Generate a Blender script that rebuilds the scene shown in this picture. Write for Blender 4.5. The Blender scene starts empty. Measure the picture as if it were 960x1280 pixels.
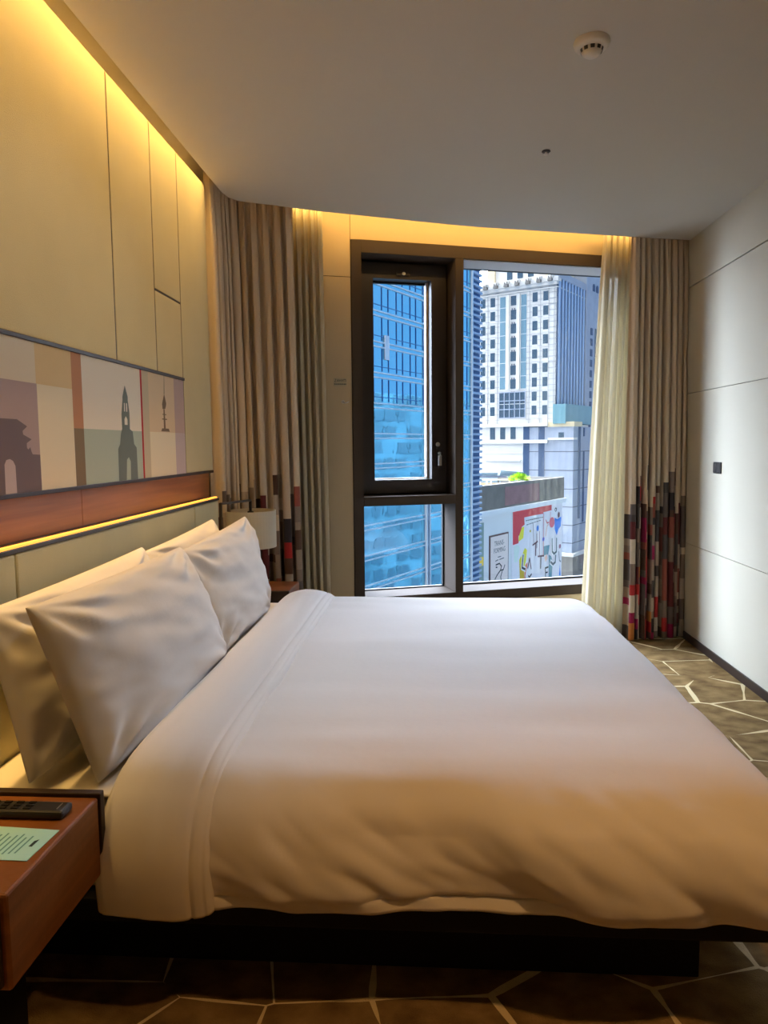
import bpy, math, random
from math import sin, cos, tan, radians, pi, sqrt, exp, atan2
from mathutils import Vector, Matrix, noise

SC = bpy.context.scene
COL = SC.collection
rnd = random.Random(7)


# ------------------------------------------------------------------ helpers
def s2l(c):
    c = c / 255.0
    return c / 12.92 if c <= 0.04045 else ((c + 0.055) / 1.055) ** 2.4


def rgb(r, g, b):
    return (s2l(r), s2l(g), s2l(b), 1.0)


def mat(name, col, rough=0.6, spec=0.3, metal=0.0, sheen=0.0, bump=None, vary=None, emit=None, trans=None):
    """bump=(scale, strength[, stretch]); vary=(scale, amount[, stretch]) is a small natural colour variation"""
    m = bpy.data.materials.new(name)
    m.use_nodes = True
    nt = m.node_tree
    n, l = nt.nodes, nt.links
    b = n['Principled BSDF']
    b.inputs['Base Color'].default_value = col
    b.inputs['Roughness'].default_value = rough
    b.inputs['Specular IOR Level'].default_value = spec
    b.inputs['Metallic'].default_value = metal
    if sheen:
        b.inputs['Sheen Weight'].default_value = sheen
    if emit:
        b.inputs['Emission Color'].default_value = emit[0]
        b.inputs['Emission Strength'].default_value = emit[1]
    tc = n.new('ShaderNodeTexCoord')
    if bump:
        nz = n.new('ShaderNodeTexNoise')
        nz.inputs['Scale'].default_value = bump[0]
        nz.inputs['Detail'].default_value = 3
        mp = n.new('ShaderNodeMapping')
        mp.inputs['Scale'].default_value = bump[2] if len(bump) > 2 else (1, 1, 1)
        l.new(tc.outputs['Object'], mp.inputs['Vector'])
        l.new(mp.outputs['Vector'], nz.inputs['Vector'])
        bp = n.new('ShaderNodeBump')
        bp.inputs['Strength'].default_value = bump[1]
        bp.inputs['Distance'].default_value = 0.01
        l.new(nz.outputs['Fac'], bp.inputs['Height'])
        l.new(bp.outputs['Normal'], b.inputs['Normal'])
    if vary:
        nz = n.new('ShaderNodeTexNoise')
        nz.inputs['Scale'].default_value = vary[0]
        nz.inputs['Detail'].default_value = 4
        mp = n.new('ShaderNodeMapping')
        mp.inputs['Scale'].default_value = vary[2] if len(vary) > 2 else (1, 1, 1)
        l.new(tc.outputs['Object'], mp.inputs['Vector'])
        l.new(mp.outputs['Vector'], nz.inputs['Vector'])
        r = n.new('ShaderNodeValToRGB')
        a = vary[1]
        r.color_ramp.elements[0].position = 0.3
        r.color_ramp.elements[1].position = 0.7
        r.color_ramp.elements[0].color = tuple(c * (1 - a) for c in col[:3]) + (1,)
        r.color_ramp.elements[1].color = tuple(min(1, c * (1 + a)) for c in col[:3]) + (1,)
        l.new(nz.outputs['Fac'], r.inputs['Fac'])
        l.new(r.outputs['Color'], b.inputs['Base Color'])
    if trans:  # cloth that lets light through: (translucent share, open-weave share)
        tl = n.new('ShaderNodeBsdfTranslucent')
        tl.inputs['Color'].default_value = col
        tp = n.new('ShaderNodeBsdfTransparent')
        m1 = n.new('ShaderNodeMixShader')
        m2 = n.new('ShaderNodeMixShader')
        m1.inputs['Fac'].default_value = trans[0]
        m2.inputs['Fac'].default_value = trans[1]
        l.new(b.outputs['BSDF'], m1.inputs[1])
        l.new(tl.outputs['BSDF'], m1.inputs[2])
        l.new(m1.outputs['Shader'], m2.inputs[1])
        l.new(tp.outputs['BSDF'], m2.inputs[2])
        l.new(m2.outputs['Shader'], n['Material Output'].inputs['Surface'])
    return m


WPOS = {}


def tag(o, label=None, cat=None, group=None, kind=None):
    if label: o['label'] = label
    if cat: o['category'] = cat
    if group: o['group'] = group
    if kind: o['kind'] = kind
    return o


def thing(name, loc, label, cat, group=None):
    o = bpy.data.objects.new(name, None)
    o.location = loc
    o.empty_display_size = 0.05
    COL.objects.link(o)
    WPOS[o] = Vector(loc)
    return tag(o, label, cat, group)


class MB:
    """collects geometry given in world metres and links it as one mesh object"""

    def __init__(self):
        self.v, self.f, self.m = [], [], []

    def face(self, pts, mi=0):
        k = len(self.v)
        self.v += [Vector(p) for p in pts]
        self.f.append(tuple(range(k, k + len(pts))))
        self.m.append(mi)
        return self

    def grid(self, rows, mi=0, closed_u=False, mfun=None, flip=False):
        k = len(self.v)
        nr, nc = len(rows), len(rows[0])
        for r in rows:
            self.v += [Vector(p) for p in r]
        for i in range(nr - 1):
            for j in range(nc if closed_u else nc - 1):
                j2 = (j + 1) % nc
                q = (k + i * nc + j, k + i * nc + j2, k + (i + 1) * nc + j2, k + (i + 1) * nc + j)
                self.f.append(q[::-1] if flip else q)
                self.m.append(mfun(i, j) if mfun else mi)
        return self

    def hexa(self, p, mi=0):
        """8 corners: bottom 4 ccw, top 4 ccw"""
        k = len(self.v)
        self.v += [Vector(q) for q in p]
        for q in ((3, 2, 1, 0), (4, 5, 6, 7), (0, 1, 5, 4), (1, 2, 6, 5), (2, 3, 7, 6), (3, 0, 4, 7)):
            self.f.append(tuple(k + i for i in q))
            self.m.append(mi)
        return self

    def box(self, x0, x1, y0, y1, z0, z1, mi=0):
        return self.hexa([(x0, y0, z0), (x1, y0, z0), (x1, y1, z0), (x0, y1, z0),
                          (x0, y0, z1), (x1, y0, z1), (x1, y1, z1), (x0, y1, z1)], mi)

    def obox(self, F, u0, u1, n0, n1, z0, z1, mi=0):
        """box in a frame F(u, n, z)"""
        return self.hexa([F(u0, n0, z0), F(u1, n0, z0), F(u1, n1, z0), F(u0, n1, z0),
                          F(u0, n0, z1), F(u1, n0, z1), F(u1, n1, z1), F(u0, n1, z1)], mi)

    def tube(self, pts, r, seg=10, mi=0):
        pts = [Vector(p) for p in pts]
        rows = []
        for i, p in enumerate(pts):
            t = (pts[min(i + 1, len(pts) - 1)] - pts[max(i - 1, 0)]).normalized()
            a = t.orthogonal().normalized()
            if abs(t.z) < 0.9:
                a = Vector((0, 0, 1)).cross(t).normalized()
            b = t.cross(a)
            rr = r[i] if isinstance(r, (list, tuple)) else r
            rows.append([p + (a * cos(2 * pi * j / seg) + b * sin(2 * pi * j / seg)) * rr for j in range(seg)])
        self.grid(rows, mi, closed_u=True)
        self.face(rows[0][::-1], mi)
        self.face(rows[-1], mi)
        return self

    def lathe(self, c, prof, seg=32, mi=0, axis='z'):
        """prof: [(radius, height)] around a vertical axis through c"""
        c = Vector(c)
        rows = [[c + Vector((r * cos(2 * pi * j / seg), r * sin(2 * pi * j / seg), h)) for j in range(seg)] for r, h in prof]
        self.grid(rows, mi, closed_u=True)
        if prof[0][0] > 1e-4: self.face(rows[0][::-1], mi)
        if prof[-1][0] > 1e-4: self.face(rows[-1], mi)
        return self

    def prism(self, F, pts, n0, n1, mi=0):
        """polygon pts (u, z) in frame F extruded between depths n0 and n1 (n1 = the seen face)"""
        a = [F(u, n0, z) for u, z in pts]
        b = [F(u, n1, z) for u, z in pts]
        self.face(a, mi)
        self.face(b[::-1], mi)
        for i in range(len(pts)):
            j = (i + 1) % len(pts)
            self.face([a[i], b[i], b[j], a[j]], mi)
        return self

    def build(self, name, mats, parent=None, smooth=False, bevel=0, subsurf=0, angle=None):
        me = bpy.data.meshes.new(name)
        off = WPOS[parent] if parent is not None else Vector((0, 0, 0))
        if parent is None:  # own origin at the base centre
            lo = Vector([min(p[i] for p in self.v) for i in range(3)])
            hi = Vector([max(p[i] for p in self.v) for i in range(3)])
            off = Vector(((lo.x + hi.x) / 2, (lo.y + hi.y) / 2, lo.z))
        me.from_pydata([p - off for p in self.v], [], self.f)
        mats = mats if isinstance(mats, (list, tuple)) else [mats]
        for m in mats: me.materials.append(m)
        for i, p in enumerate(me.polygons):
            p.material_index = self.m[i]
            p.use_smooth = smooth
        o = bpy.data.objects.new(name, me)
        COL.objects.link(o)
        if parent is not None:
            o.parent = parent
        else:
            o.location = off
        WPOS[o] = off.copy()
        if bevel:
            w = o.modifiers.new('weld', 'WELD'); w.merge_threshold = 1e-5
            b = o.modifiers.new('bevel', 'BEVEL'); b.width = bevel; b.segments = 2; b.limit_method = 'ANGLE'
            b.harden_normals = False
        if subsurf:
            w = o.modifiers.new('weld', 'WELD'); w.merge_threshold = 1e-5
            s = o.modifiers.new('sub', 'SUBSURF'); s.levels = subsurf; s.render_levels = subsurf
        return o


def dup(o, delta, parent):
    c = o.copy()
    COL.objects.link(c)
    c.parent = parent
    c.location = Vector(o.location) + Vector(delta)
    return c


def cat_interp(pts, n):
    """points on a Catmull-Rom curve through pts, n per span"""
    P = [Vector(p) for p in pts]
    P = [P[0] * 2 - P[1]] + P + [P[-1] * 2 - P[-2]]
    out = []
    for i in range(1, len(P) - 2):
        for k in range(n):
            t = k / n
            a, b, c, d = P[i - 1], P[i], P[i + 1], P[i + 2]
            out.append(0.5 * ((2 * b) + (c - a) * t + (2 * a - 5 * b + 4 * c - d) * t * t + (3 * b - a - 3 * c + d) * t ** 3))
    out.append(P[-2])
    return out


def text_polys(s, size):
    cu = bpy.data.curves.new('txt', 'FONT')
    cu.body = s
    cu.size = size
    cu.resolution_u = 2
    o = bpy.data.objects.new('txt', cu)
    COL.objects.link(o)
    dg = bpy.context.evaluated_depsgraph_get()
    me = bpy.data.meshes.new_from_object(o.evaluated_get(dg))
    polys = [[tuple(me.vertices[i].co[:2]) for i in p.vertices] for p in me.polygons]
    bpy.data.objects.remove(o)
    bpy.data.curves.remove(cu)
    bpy.data.meshes.remove(me)
    return polys


# ------------------------------------------------------------------ materials
M = {}
M['ceiling'] = mat('ceiling paint', rgb(206, 202, 194), 0.9, 0.1, bump=(180, 0.05))
M['plaster'] = mat('plaster', rgb(214, 204, 182), 0.85, 0.1, bump=(150, 0.06))
M['wallpaper'] = mat('right wall covering', rgb(200, 196, 180), 0.75, 0.15, bump=(220, 0.12))
M['gap'] = mat('joint shadow gap', rgb(52, 44, 38), 0.8, 0.1)
M['winwall'] = mat('window wall covering', rgb(190, 172, 140), 0.8, 0.1, bump=(200, 0.1))
M['panel'] = mat('fabric wall panel', rgb(204, 194, 160), 0.9, 0.1, bump=(420, 0.25), vary=(3, 0.04))
M['metaltrim'] = mat('dark bronze trim', rgb(66, 56, 48), 0.45, 0.4, metal=0.3)
M['wood'] = mat('red brown veneer', rgb(146, 92, 44), 0.45, 0.35, vary=(5, 0.22, (1, 0.35, 9)))
M['woodbox'] = mat('cherry veneer', rgb(120, 70, 28), 0.45, 0.35, vary=(6, 0.2, (1, 0.5, 8)), bump=(60, 0.05))
M['darkwood'] = mat('dark wood', rgb(48, 34, 28), 0.5, 0.3)
M['leather'] = mat('pale olive upholstery', rgb(212, 204, 164), 0.65, 0.25, bump=(300, 0.15), vary=(4, 0.05))
M['black'] = mat('black base', rgb(24, 21, 20), 0.7, 0.2)
M['led'] = mat('led strip glow', rgb(255, 200, 90), emit=((1.0, 0.345, 0.045, 1), 1.65))
M['linen'] = mat('white cotton', rgb(220, 216, 214), 0.85, 0.1, sheen=0.15, bump=(35, 0.05))
M['sheet'] = mat('white sheet', rgb(222, 216, 208), 0.85, 0.1)
M['frame'] = mat('dark bronze window frame', rgb(70, 61, 54), 0.75, 0.12, bump=(300, 0.04))
M['sash'] = mat('black brown sash', rgb(44, 38, 35), 0.45, 0.4)
M['gasket'] = mat('glazing bead', rgb(20, 20, 22), 0.5, 0.3)
M['bead'] = mat('glazing edge painted lit', rgb(196, 188, 182), 0.4, 0.4)  # pale colour holds the light caught by the sash's right and bottom inner edges
M['chrome'] = mat('brushed metal', rgb(190, 188, 182), 0.3, 0.5, metal=0.9)
M['plastic'] = mat('white plastic', rgb(226, 220, 208), 0.45, 0.4)
M['darkplastic'] = mat('black plastic', rgb(32, 30, 30), 0.4, 0.45, vary=(20, 0.2))
M['shade'] = mat('cream linen lamp shade', rgb(222, 216, 200), 0.8, 0.1, bump=(350, 0.15), trans=(0.25, 0.0))
M['curtain'] = mat('beige curtain', rgb(208, 190, 164), 0.9, 0.1, sheen=0.2, bump=(260, 0.25, (1, 1, 0.6)))
M['sheer'] = mat('ivory sheer', rgb(222, 214, 190), 0.9, 0.05, bump=(260, 0.2), trans=(0.4, 0.10))
M['card'] = mat('teal card', rgb(158, 208, 206), 0.5, 0.3)
M['ink'] = mat('card print', rgb(92, 140, 142), 0.6, 0.2)
M['inkdark'] = mat('dark print', rgb(34, 54, 58), 0.6, 0.2)
M['inkpale'] = mat('pale print', rgb(214, 214, 180), 0.6, 0.2)


def glass_mat(name, tint, refl):
    m = bpy.data.materials.new(name)
    m.use_nodes = True
    nt = m.node_tree
    n, l = nt.nodes, nt.links
    n.remove(n['Principled BSDF'])
    tp = n.new('ShaderNodeBsdfTransparent'); tp.inputs['Color'].default_value = tint
    gl = n.new('ShaderNodeBsdfGlossy'); gl.inputs['Roughness'].default_value = 0.02
    mx = n.new('ShaderNodeMixShader'); mx.inputs['Fac'].default_value = refl
    l.new(tp.outputs[0], mx.inputs[1]); l.new(gl.outputs[0], mx.inputs[2])
    l.new(mx.outputs[0], n['Material Output'].inputs['Surface'])
    return m


M['glass'] = glass_mat('window glass', (0.97, 0.985, 0.985, 1), 0.04)


def carpet_mat():
    m = mat('patterned carpet', rgb(134, 108, 70), 0.95, 0.05)
    nt = m.node_tree; n, l = nt.nodes, nt.links
    b = n['Principled BSDF']
    tc = n.new('ShaderNodeTexCoord')
    mp = n.new('ShaderNodeMapping'); mp.inputs['Rotation'].default_value = (0, 0, 0.45)
    mp.inputs['Scale'].default_value = (1.0, 1.35, 1.0)
    l.new(tc.outputs['Object'], mp.inputs['Vector'])
    nz = n.new('ShaderNodeTexNoise'); nz.inputs['Scale'].default_value = 9
    nz.inputs['Detail'].default_value = 6
    l.new(mp.outputs['Vector'], nz.inputs['Vector'])
    r = n.new('ShaderNodeValToRGB')
    r.color_ramp.elements[0].position = 0.3; r.color_ramp.elements[0].color = rgb(104, 82, 52)
    r.color_ramp.elements[1].position = 0.72; r.color_ramp.elements[1].color = rgb(152, 126, 86)
    l.new(nz.outputs['Fac'], r.inputs['Fac'])
    vo = n.new('ShaderNodeTexVoronoi'); vo.feature = 'DISTANCE_TO_EDGE'; vo.voronoi_dimensions = '2D'
    vo.inputs['Scale'].default_value = 2.5; vo.inputs['Randomness'].default_value = 1.0
    l.new(mp.outputs['Vector'], vo.inputs['Vector'])
    n2 = n.new('ShaderNodeTexNoise'); n2.inputs['Scale'].default_value = 2.2
    l.new(mp.outputs['Vector'], n2.inputs['Vector'])
    th = n.new('ShaderNodeMapRange')
    th.inputs['From Min'].default_value = 0.38; th.inputs['From Max'].default_value = 0.65
    th.inputs['To Min'].default_value = -0.004; th.inputs['To Max'].default_value = 0.036
    l.new(n2.outputs['Fac'], th.inputs['Value'])
    lt = n.new('ShaderNodeMath'); lt.operation = 'LESS_THAN'
    l.new(vo.outputs['Distance'], lt.inputs[0]); l.new(th.outputs['Result'], lt.inputs[1])
    mx = n.new('ShaderNodeMix'); mx.data_type = 'RGBA'
    l.new(lt.outputs[0], mx.inputs[0])
    l.new(r.outputs['Color'], mx.inputs[6])
    mx.inputs[7].default_value = rgb(222, 204, 162)
    l.new(mx.outputs[2], b.inputs['Base Color'])
    n3 = n.new('ShaderNodeTexNoise'); n3.inputs['Scale'].default_value = 260
    l.new(tc.outputs['Object'], n3.inputs['Vector'])
    bp = n.new('ShaderNodeBump'); bp.inputs['Strength'].default_value = 0.5; bp.inputs['Distance'].default_value = 0.01
    l.new(n3.outputs['Fac'], bp.inputs['Height']); l.new(bp.outputs['Normal'], b.inputs['Normal'])
    return m


M['carpet'] = carpet_mat()

# ------------------------------------------------------------------ room geometry
XL, XR = -1.224, 1.85            # left panel face, right wall face
ZC = 2.85                        # ceiling
PHI = radians(18.69)             # the window wall runs at an angle
YB = -2.4                        # wall behind


def W(u, n, z):                  # window-wall frame: u along the wall, n outwards
    return (u * cos(PHI) - n * sin(PHI), 5.2 + u * sin(PHI) + n * cos(PHI), z)


def wy(x, off=0.0):
    return 5.2 + off + tan(PHI) * x


U_R = (XR + 0.0) / cos(PHI)
U_L = -1.36 / cos(PHI)

# floor
MB().face([(-1.45, YB, 0), (2.0, YB, 0), (2.0, 6.3, 0), (-1.45, 5.3, 0)]).build('floor', M['carpet'])['kind'] = 'structure'
# ceiling slab with its free edge along the left wall and along the window
edge = [(-1.167, YB), (-1.167, 3.9), (-1.166, 4.16), (-1.155, 4.245), (-1.12, 4.305), (-1.05, 4.35), (-0.91, 4.412), (-0.873, 4.438),
        (-0.666, 4.545), (-0.492, 4.62), (-0.185, 4.752), (0.123, 4.885), (0.335, 4.965), (0.884, 5.132), (1.213, 5.232), (1.469, 5.311), (1.85, 5.418)]
cb = MB()
top = [(x, y, ZC + 0.05) for x, y in edge] + [(2.0, 5.45, ZC + 0.05), (2.0, YB, ZC + 0.05)]
bot = [(x, y, ZC) for x, y in edge] + [(2.0, 5.45, ZC), (2.0, YB, ZC)]
cb.face(bot); cb.face(top[::-1])
for i in range(len(bot)):
    j = (i + 1) % len(bot)
    cb.face([bot[i], bot[j], top[j], top[i]])
cb.build('ceiling', M['ceiling'])['kind'] = 'structure'
MB().box(-1.45, 2.0, YB, 6.4, 3.12, 3.2).build('trim_1', M['ceiling'])['kind'] = 'structure'   # slab above the light cove

wl = MB().box(-1.45, -1.29, YB, 4.95, 0, 3.12).build('wall_left', M['plaster'])
wl['kind'] = 'structure'
wr = MB()
for z0, z1, d in ((0, 0.697, 0), (0.701, 1.769, 0), (1.773, 2.518, 0), (2.524, 3.12, 0.004)):
    wr.box(XR - d, 2.0, YB, 5.86, z0, z1)
wr.box(XR + 0.012, 2.0, YB, 5.86, 0, 3.12, 1)
wr.build('wall_right', [M['wallpaper'], M['gap']])['kind'] = 'structure'
MB().box(-1.45, 2.0, YB - 0.12, YB, 0, 3.12).build('wall_back', M['wallpaper'])['kind'] = 'structure'
MB().box(XR - 0.012, XR, YB, 5.82, 0, 0.055).build('baseboard_right', M['darkwood'], bevel=0.003)['kind'] = 'structure'

# window wall with the opening
OU0, OU1, OZ0, OZ1 = -0.562, 1.76, 0.272, 2.811
DW = 0.30
ww = MB()
for u0, u1, z0, z1 in ((U_L, OU0 - 0.003, 0, 2.56), (U_L, OU0 - 0.003, 2.564, 3.12), (OU0, OU1, 0, OZ0), (OU0, OU1, OZ1, 3.12), (OU1, U_R, 0, 3.12)):
    ww.obox(W, u0, u1, 0, DW, z0, z1)
ww.obox(W, U_L, OU0, 0.006, DW, 0, 3.12, 1)
ww.build('wall_window', [M['winwall'], M['gap']])['kind'] = 'structure'

# window: bronze frame in a deep opening, one inward-opening sash, two fixed panes
ND = 0.25
fr = MB()
fr.obox(W, OU0, -0.49, -0.008, DW, OZ0, OZ1)
fr.obox(W, 1.69, OU1, -0.008, DW, OZ0, OZ1)
fr.obox(W, -0.49, 1.69, -0.008, DW, 2.727, OZ1)
fr.obox(W, -0.49, 1.69, -0.008, DW, OZ0, 0.345)
fr.obox(W, 0.192, 0.253, -0.008, DW, 0.345, 2.727)
fr.obox(W, -0.49, 0.192, -0.008, DW, 0.997, 1.062)
win = fr.build('window_1', M['frame'], bevel=0.003)
win['kind'] = 'structure'
s = MB()
SN0, SN1 = 0.14, 0.27
s.obox(W, -0.478, -0.372, SN0, SN1, 1.075, 2.70)
s.obox(W, 0.062, 0.176, SN0, SN1, 1.075, 2.70)
s.obox(W, -0.372, 0.062, SN0, SN1, 2.597, 2.70)
s.obox(W, -0.372, 0.062, SN0, SN1, 1.075, 1.172)
s.obox(W, -0.49, 0.192, 0.20, 0.275, 2.70, 2.727)
s.obox(W, -0.49, -0.478, 0.20, 0.275, 1.062, 2.727)
s.obox(W, 0.176, 0.192, 0.20, 0.275, 1.062, 2.727)
s.obox(W, -0.49, 0.192, 0.20, 0.275, 1.062, 1.075)
sash = s.build('sash', M['sash'], win, bevel=0.004)
b = MB()
for u0, u1, z0, z1 in ((0.046, 0.0615, 1.172, 2.597), (-0.372, 0.046, 1.172, 1.18), ):
    b.obox(W, u0, u1, 0.215, 0.262, z0, z1)
b.build('glazing_bead', M['bead'], sash)
g = MB()
for u0, u1, z0, z1 in ((-0.49, -0.435, 0.345, 0.997), (0.18, 0.192, 0.345, 0.997), (-0.49, 0.192, 0.975, 0.997), (-0.49, 0.192, 0.345, 0.354),
                       (0.253, 0.268, 0.345, 2.727), (1.675, 1.69, 0.345, 2.727), (0.253, 1.69, 2.7195, 2.727), (0.253, 1.69, 0.345, 0.358),
                       (-0.372, 0.062, 2.585, 2.597)):
    g.obox(W, u0, u1, 0.238, 0.27, z0, z1)
g.build('glazing_gasket', M['gasket'], win)
for u0, u1, z0, z1 in ((-0.372, 0.05, 1.175, 2.59), (-0.437, 0.182, 0.35, 0.98), (0.262, 1.68, 0.352, 2.72)):
    MB().obox(W, u0, u1, 0.25, 0.256, z0, z1).build('pane', M['glass'], win)


def wdisc(mb, u, z, r, n0, n1, mi=0, seg=20):
    pts = [(u + r * cos(2 * pi * i / seg), z + r * sin(2 * pi * i / seg)) for i in range(seg)]
    return mb.prism(W, pts, n1, n0, mi)


# handle: rose, cranked lever
MB().obox(W, 0.256, 1.688, 0.004, 0.236, 2.7215, 2.7268).build('pale_head_bounce', mat('grey bounce light on head', rgb(190, 190, 192), 0.6, 0.3), win)  # pale sheet paints daylight bounced onto the underside of the bronze head
h = MB()
wdisc(h, 0.107, 1.425, 0.016, 0.128, 0.14)
h.obox(W, 0.096, 0.128, 0.13, 0.14, 1.26, 1.40, 1)
h.tube([W(0.112, 0.14, 1.36), W(0.112, 0.10, 1.36), W(0.114, 0.095, 1.345)], 0.010, mi=0)
h.obox(W, 0.098, 0.122, 0.09, 0.108, 1.27, 1.345)
h.build('window_handle', [M['chrome'], M['darkplastic']], sash, bevel=0.003)
h = MB()
h.obox(W, -0.20, -0.10, 0.125, 0.14, 2.62, 2.645)
wdisc(h, -0.15, 2.632, 0.012, 0.115, 0.126, 1)
h.build('window_latch', [M['sash'], M['chrome']], sash, bevel=0.002)

# ------------------------------------------------------------------ headboard wall
for y0, y1, z0, z1 in ((YB, 2.811, 1.766, 2.845), (2.821, 3.236, 1.766, 2.845), (3.245, 3.577, 2.132, 2.845),
                       (3.245, 3.577, 1.766, 2.123), (3.586, 4.03, 1.292, 2.845)):
    MB().box(-1.29, XL, y0, y1, z0, z1).build('wall_panel', M['panel'], wl, bevel=0.003)
t = MB()
for y0, y1, z0, z1 in ((2.811, 2.821, 1.76, 2.845), (3.236, 3.245, 1.76, 2.845), (3.577, 3.586, 1.292, 2.845), (3.245, 3.577, 2.122, 2.133)):
    t.box(-1.29, XL - 0.002, y0, y1, z0, z1)
t.build('metal_inlay', M['metaltrim'], wl)

art = thing('wall_artwork', (XL, 2.0, 1.29), 'long printed panel of pale colour blocks with gate and church spire silhouettes above the bed', 'artwork')
ART = [rgb(188, 178, 162), rgb(150, 132, 132), rgb(98, 86, 92), rgb(186, 164, 126), rgb(198, 188, 168), rgb(160, 114, 86), rgb(112, 96, 76),
       rgb(202, 192, 182), rgb(152, 162, 152), rgb(96, 104, 102), rgb(150, 36, 42), rgb(172, 160, 138), rgb(188, 168, 142), rgb(162, 140, 136),
       rgb(166, 152, 156), rgb(106, 88, 72), rgb(206, 198, 186)]
AM = [mat('art print', tuple(min(0.85, q * 1.5) for q in c[:3]) + (1,), 0.75, 0.15, bump=(400, 0.15)) for c in ART]


def A(u, n, z):                   # artwork frame: u = Y, n = out of the wall
    return (XL + n, u, z)


ab = MB()
ab.box(-1.29, XL - 0.001, 0.3, 3.577, 1.292, 1.752, 4)


def ablock(y0, y1, z0, z1, mi, lift=0.0):
    ab.face([A(y0, lift, z0), A(y1, lift, z0), A(y1, lift, z1), A(y0, lift, z1)], mi)


ZS, ZM = 1.492, 1.625
for y0, y1, z0, z1, mi in ((0.3, 1.2, 1.292, 1.752, 8), (1.2, 1.62, 1.292, 1.752, 0), (1.62, 2.214, 1.292, ZM, 1), (1.62, 2.211, ZM, 1.752, 0),
                           (2.211, 2.44, ZM, 1.752, 3), (2.214, 2.44, 1.292, ZM, 4), (2.44, 2.512, ZS, 1.752, 5), (2.44, 2.512, 1.292, ZS, 6),
                           (2.512, 3.032, ZS, 1.752, 7), (2.512, 3.032, 1.292, ZS, 8), (3.032, 3.05, 1.292, 1.752, 10), (3.05, 3.122, 1.292, 1.752, 11),
                           (3.122, 3.44, ZS, 1.752, 12), (3.122, 3.44, 1.292, ZS, 4), (3.44, 3.577, ZS, 1.752, 13), (3.44, 3.577, 1.292, ZS, 14)):
    ablock(y0, y1, z0, z1, mi)
gate = [(1.70, 1.292), (1.70, 1.511), (2.094, 1.511), (2.147, 1.491), (2.121, 1.477), (2.123, 1.466), (2.168, 1.452), (2.14, 1.44), (2.14, 1.426), (2.147, 1.421),
        (2.159, 1.428), (2.164, 1.414), (2.17, 1.406), (2.213, 1.404), (2.213, 1.292)]
ab.face([A(y, 0.0006, z) for y, z in gate], 2)
ab.face([A(y, 0.0011, z) for y, z in [(2.015, 1.2925), (2.017, 1.378), (2.027, 1.391), (2.045, 1.394), (2.061, 1.388), (2.072, 1.373), (2.073, 1.2925)][::-1]], 14)
spire = [(2.785, 1.2925), (2.788, 1.418), (2.808, 1.438), (2.819, 1.478), (2.833, 1.498), (2.832, 1.557), (2.847, 1.612), (2.848, 1.625), (2.874, 1.673),
         (2.899, 1.628), (2.898, 1.615), (2.910, 1.565), (2.908, 1.499), (2.935, 1.489), (2.945, 1.438), (2.969, 1.423), (2.972, 1.2925)]
ab.face([A(y, 0.0006, z) for y, z in spire[::-1]], 9)
for hole, mi in (([(2.856, 1.2925), (2.866, 1.375), (2.886, 1.385), (2.902, 1.367), (2.898, 1.2925)], 8),
                 ([(2.858, 1.515), (2.858, 1.538), (2.872, 1.55), (2.886, 1.538), (2.886, 1.515)], 7),
                 ([(2.858, 1.568), (2.858, 1.602), (2.866, 1.602), (2.866, 1.568)], 7), ([(2.878, 1.568), (2.878, 1.602), (2.888, 1.602), (2.888, 1.568)], 7)):
    ab.face([A(y, 0.0011, z) for y, z in hole[::-1]], mi)
for poly in ([(3.304, 1.668), (3.313, 1.752), (3.317, 1.752), (3.312, 1.668)], [(3.278, 1.621), (3.282, 1.598), (3.317, 1.6), (3.332, 1.624), (3.308, 1.67)],
             [(3.292, 1.598), (3.290, 1.509), (3.314, 1.509), (3.308, 1.598)], [(3.272, 1.55), (3.272, 1.555), (3.334, 1.555), (3.334, 1.55)],
             [(3.278, 1.572), (3.278, 1.576), (3.326, 1.576), (3.326, 1.572)],
             [(3.255, 1.496), (3.268, 1.51), (3.352, 1.51), (3.365, 1.496)]):
    ab.face([A(y, 0.0006, z) for y, z in poly], 15)
ab.build('printed_panel', AM, art)
MB().box(-1.29, XL + 0.006, 0.3, 3.586, 1.752, 1.766).build('top_rail', M['metaltrim'], art, bevel=0.002)
MB().box(-1.29, XL + 0.004, 0.3, 4.03, 1.278, 1.292).build('bottom_rail', M['darkwood'], art, bevel=0.002)

HX = -1.16
hb = thing('headboard', (HX, 2.4, 0.0), 'wall-length headboard of pale olive upholstery with a wood strip and glowing light ledge', 'headboard')
for y0, y1 in ((0.5, 2.519), (2.522, 4.03)):
    MB().box(-1.29, -1.248, y0, y1, 1.12, 1.278).build('wood_strip', M['wood'], hb)
for y0, y1 in ((0.5, 1.94), (1.944, 3.498), (3.502, 3.9)):
    MB().box(-1.29, HX, y0, y1, 0.0, 1.131).build('padded_panel', M['leather'], hb, bevel=0.008)
MB().box(-1.25, HX + 0.004, 0.5, 3.905, 1.131, 1.145).build('ledge', M['metaltrim'], hb, bevel=0.002)
led = MB().box(HX - 0.018, HX - 0.004, 0.5, 3.89, 1.145, 1.1525).build('led_strip', M['led'], hb)
led['label'] = 'glowing amber light strip'

# ------------------------------------------------------------------ curtains
PAL = [rgb(100, 90, 86), rgb(128, 112, 100), rgb(86, 62, 52), rgb(74, 68, 68), rgb(150, 134, 118), rgb(92, 40, 42), rgb(172, 48, 46), rgb(140, 30, 74),
       rgb(196, 122, 62), rgb(206, 192, 170), rgb(54, 50, 54), rgb(142, 78, 66), rgb(176, 160, 142)]
PM = [mat('curtain patch', c, 0.9, 0.1, sheen=0.15, bump=(260, 0.2)) for c in PAL]
PW = [12, 14, 9, 6, 12, 7, 5, 3, 2, 5, 2, 6, 9]
PWL = [12, 14, 5, 6, 16, 4, 0.5, 0, 0, 6, 1, 4, 14]


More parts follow.
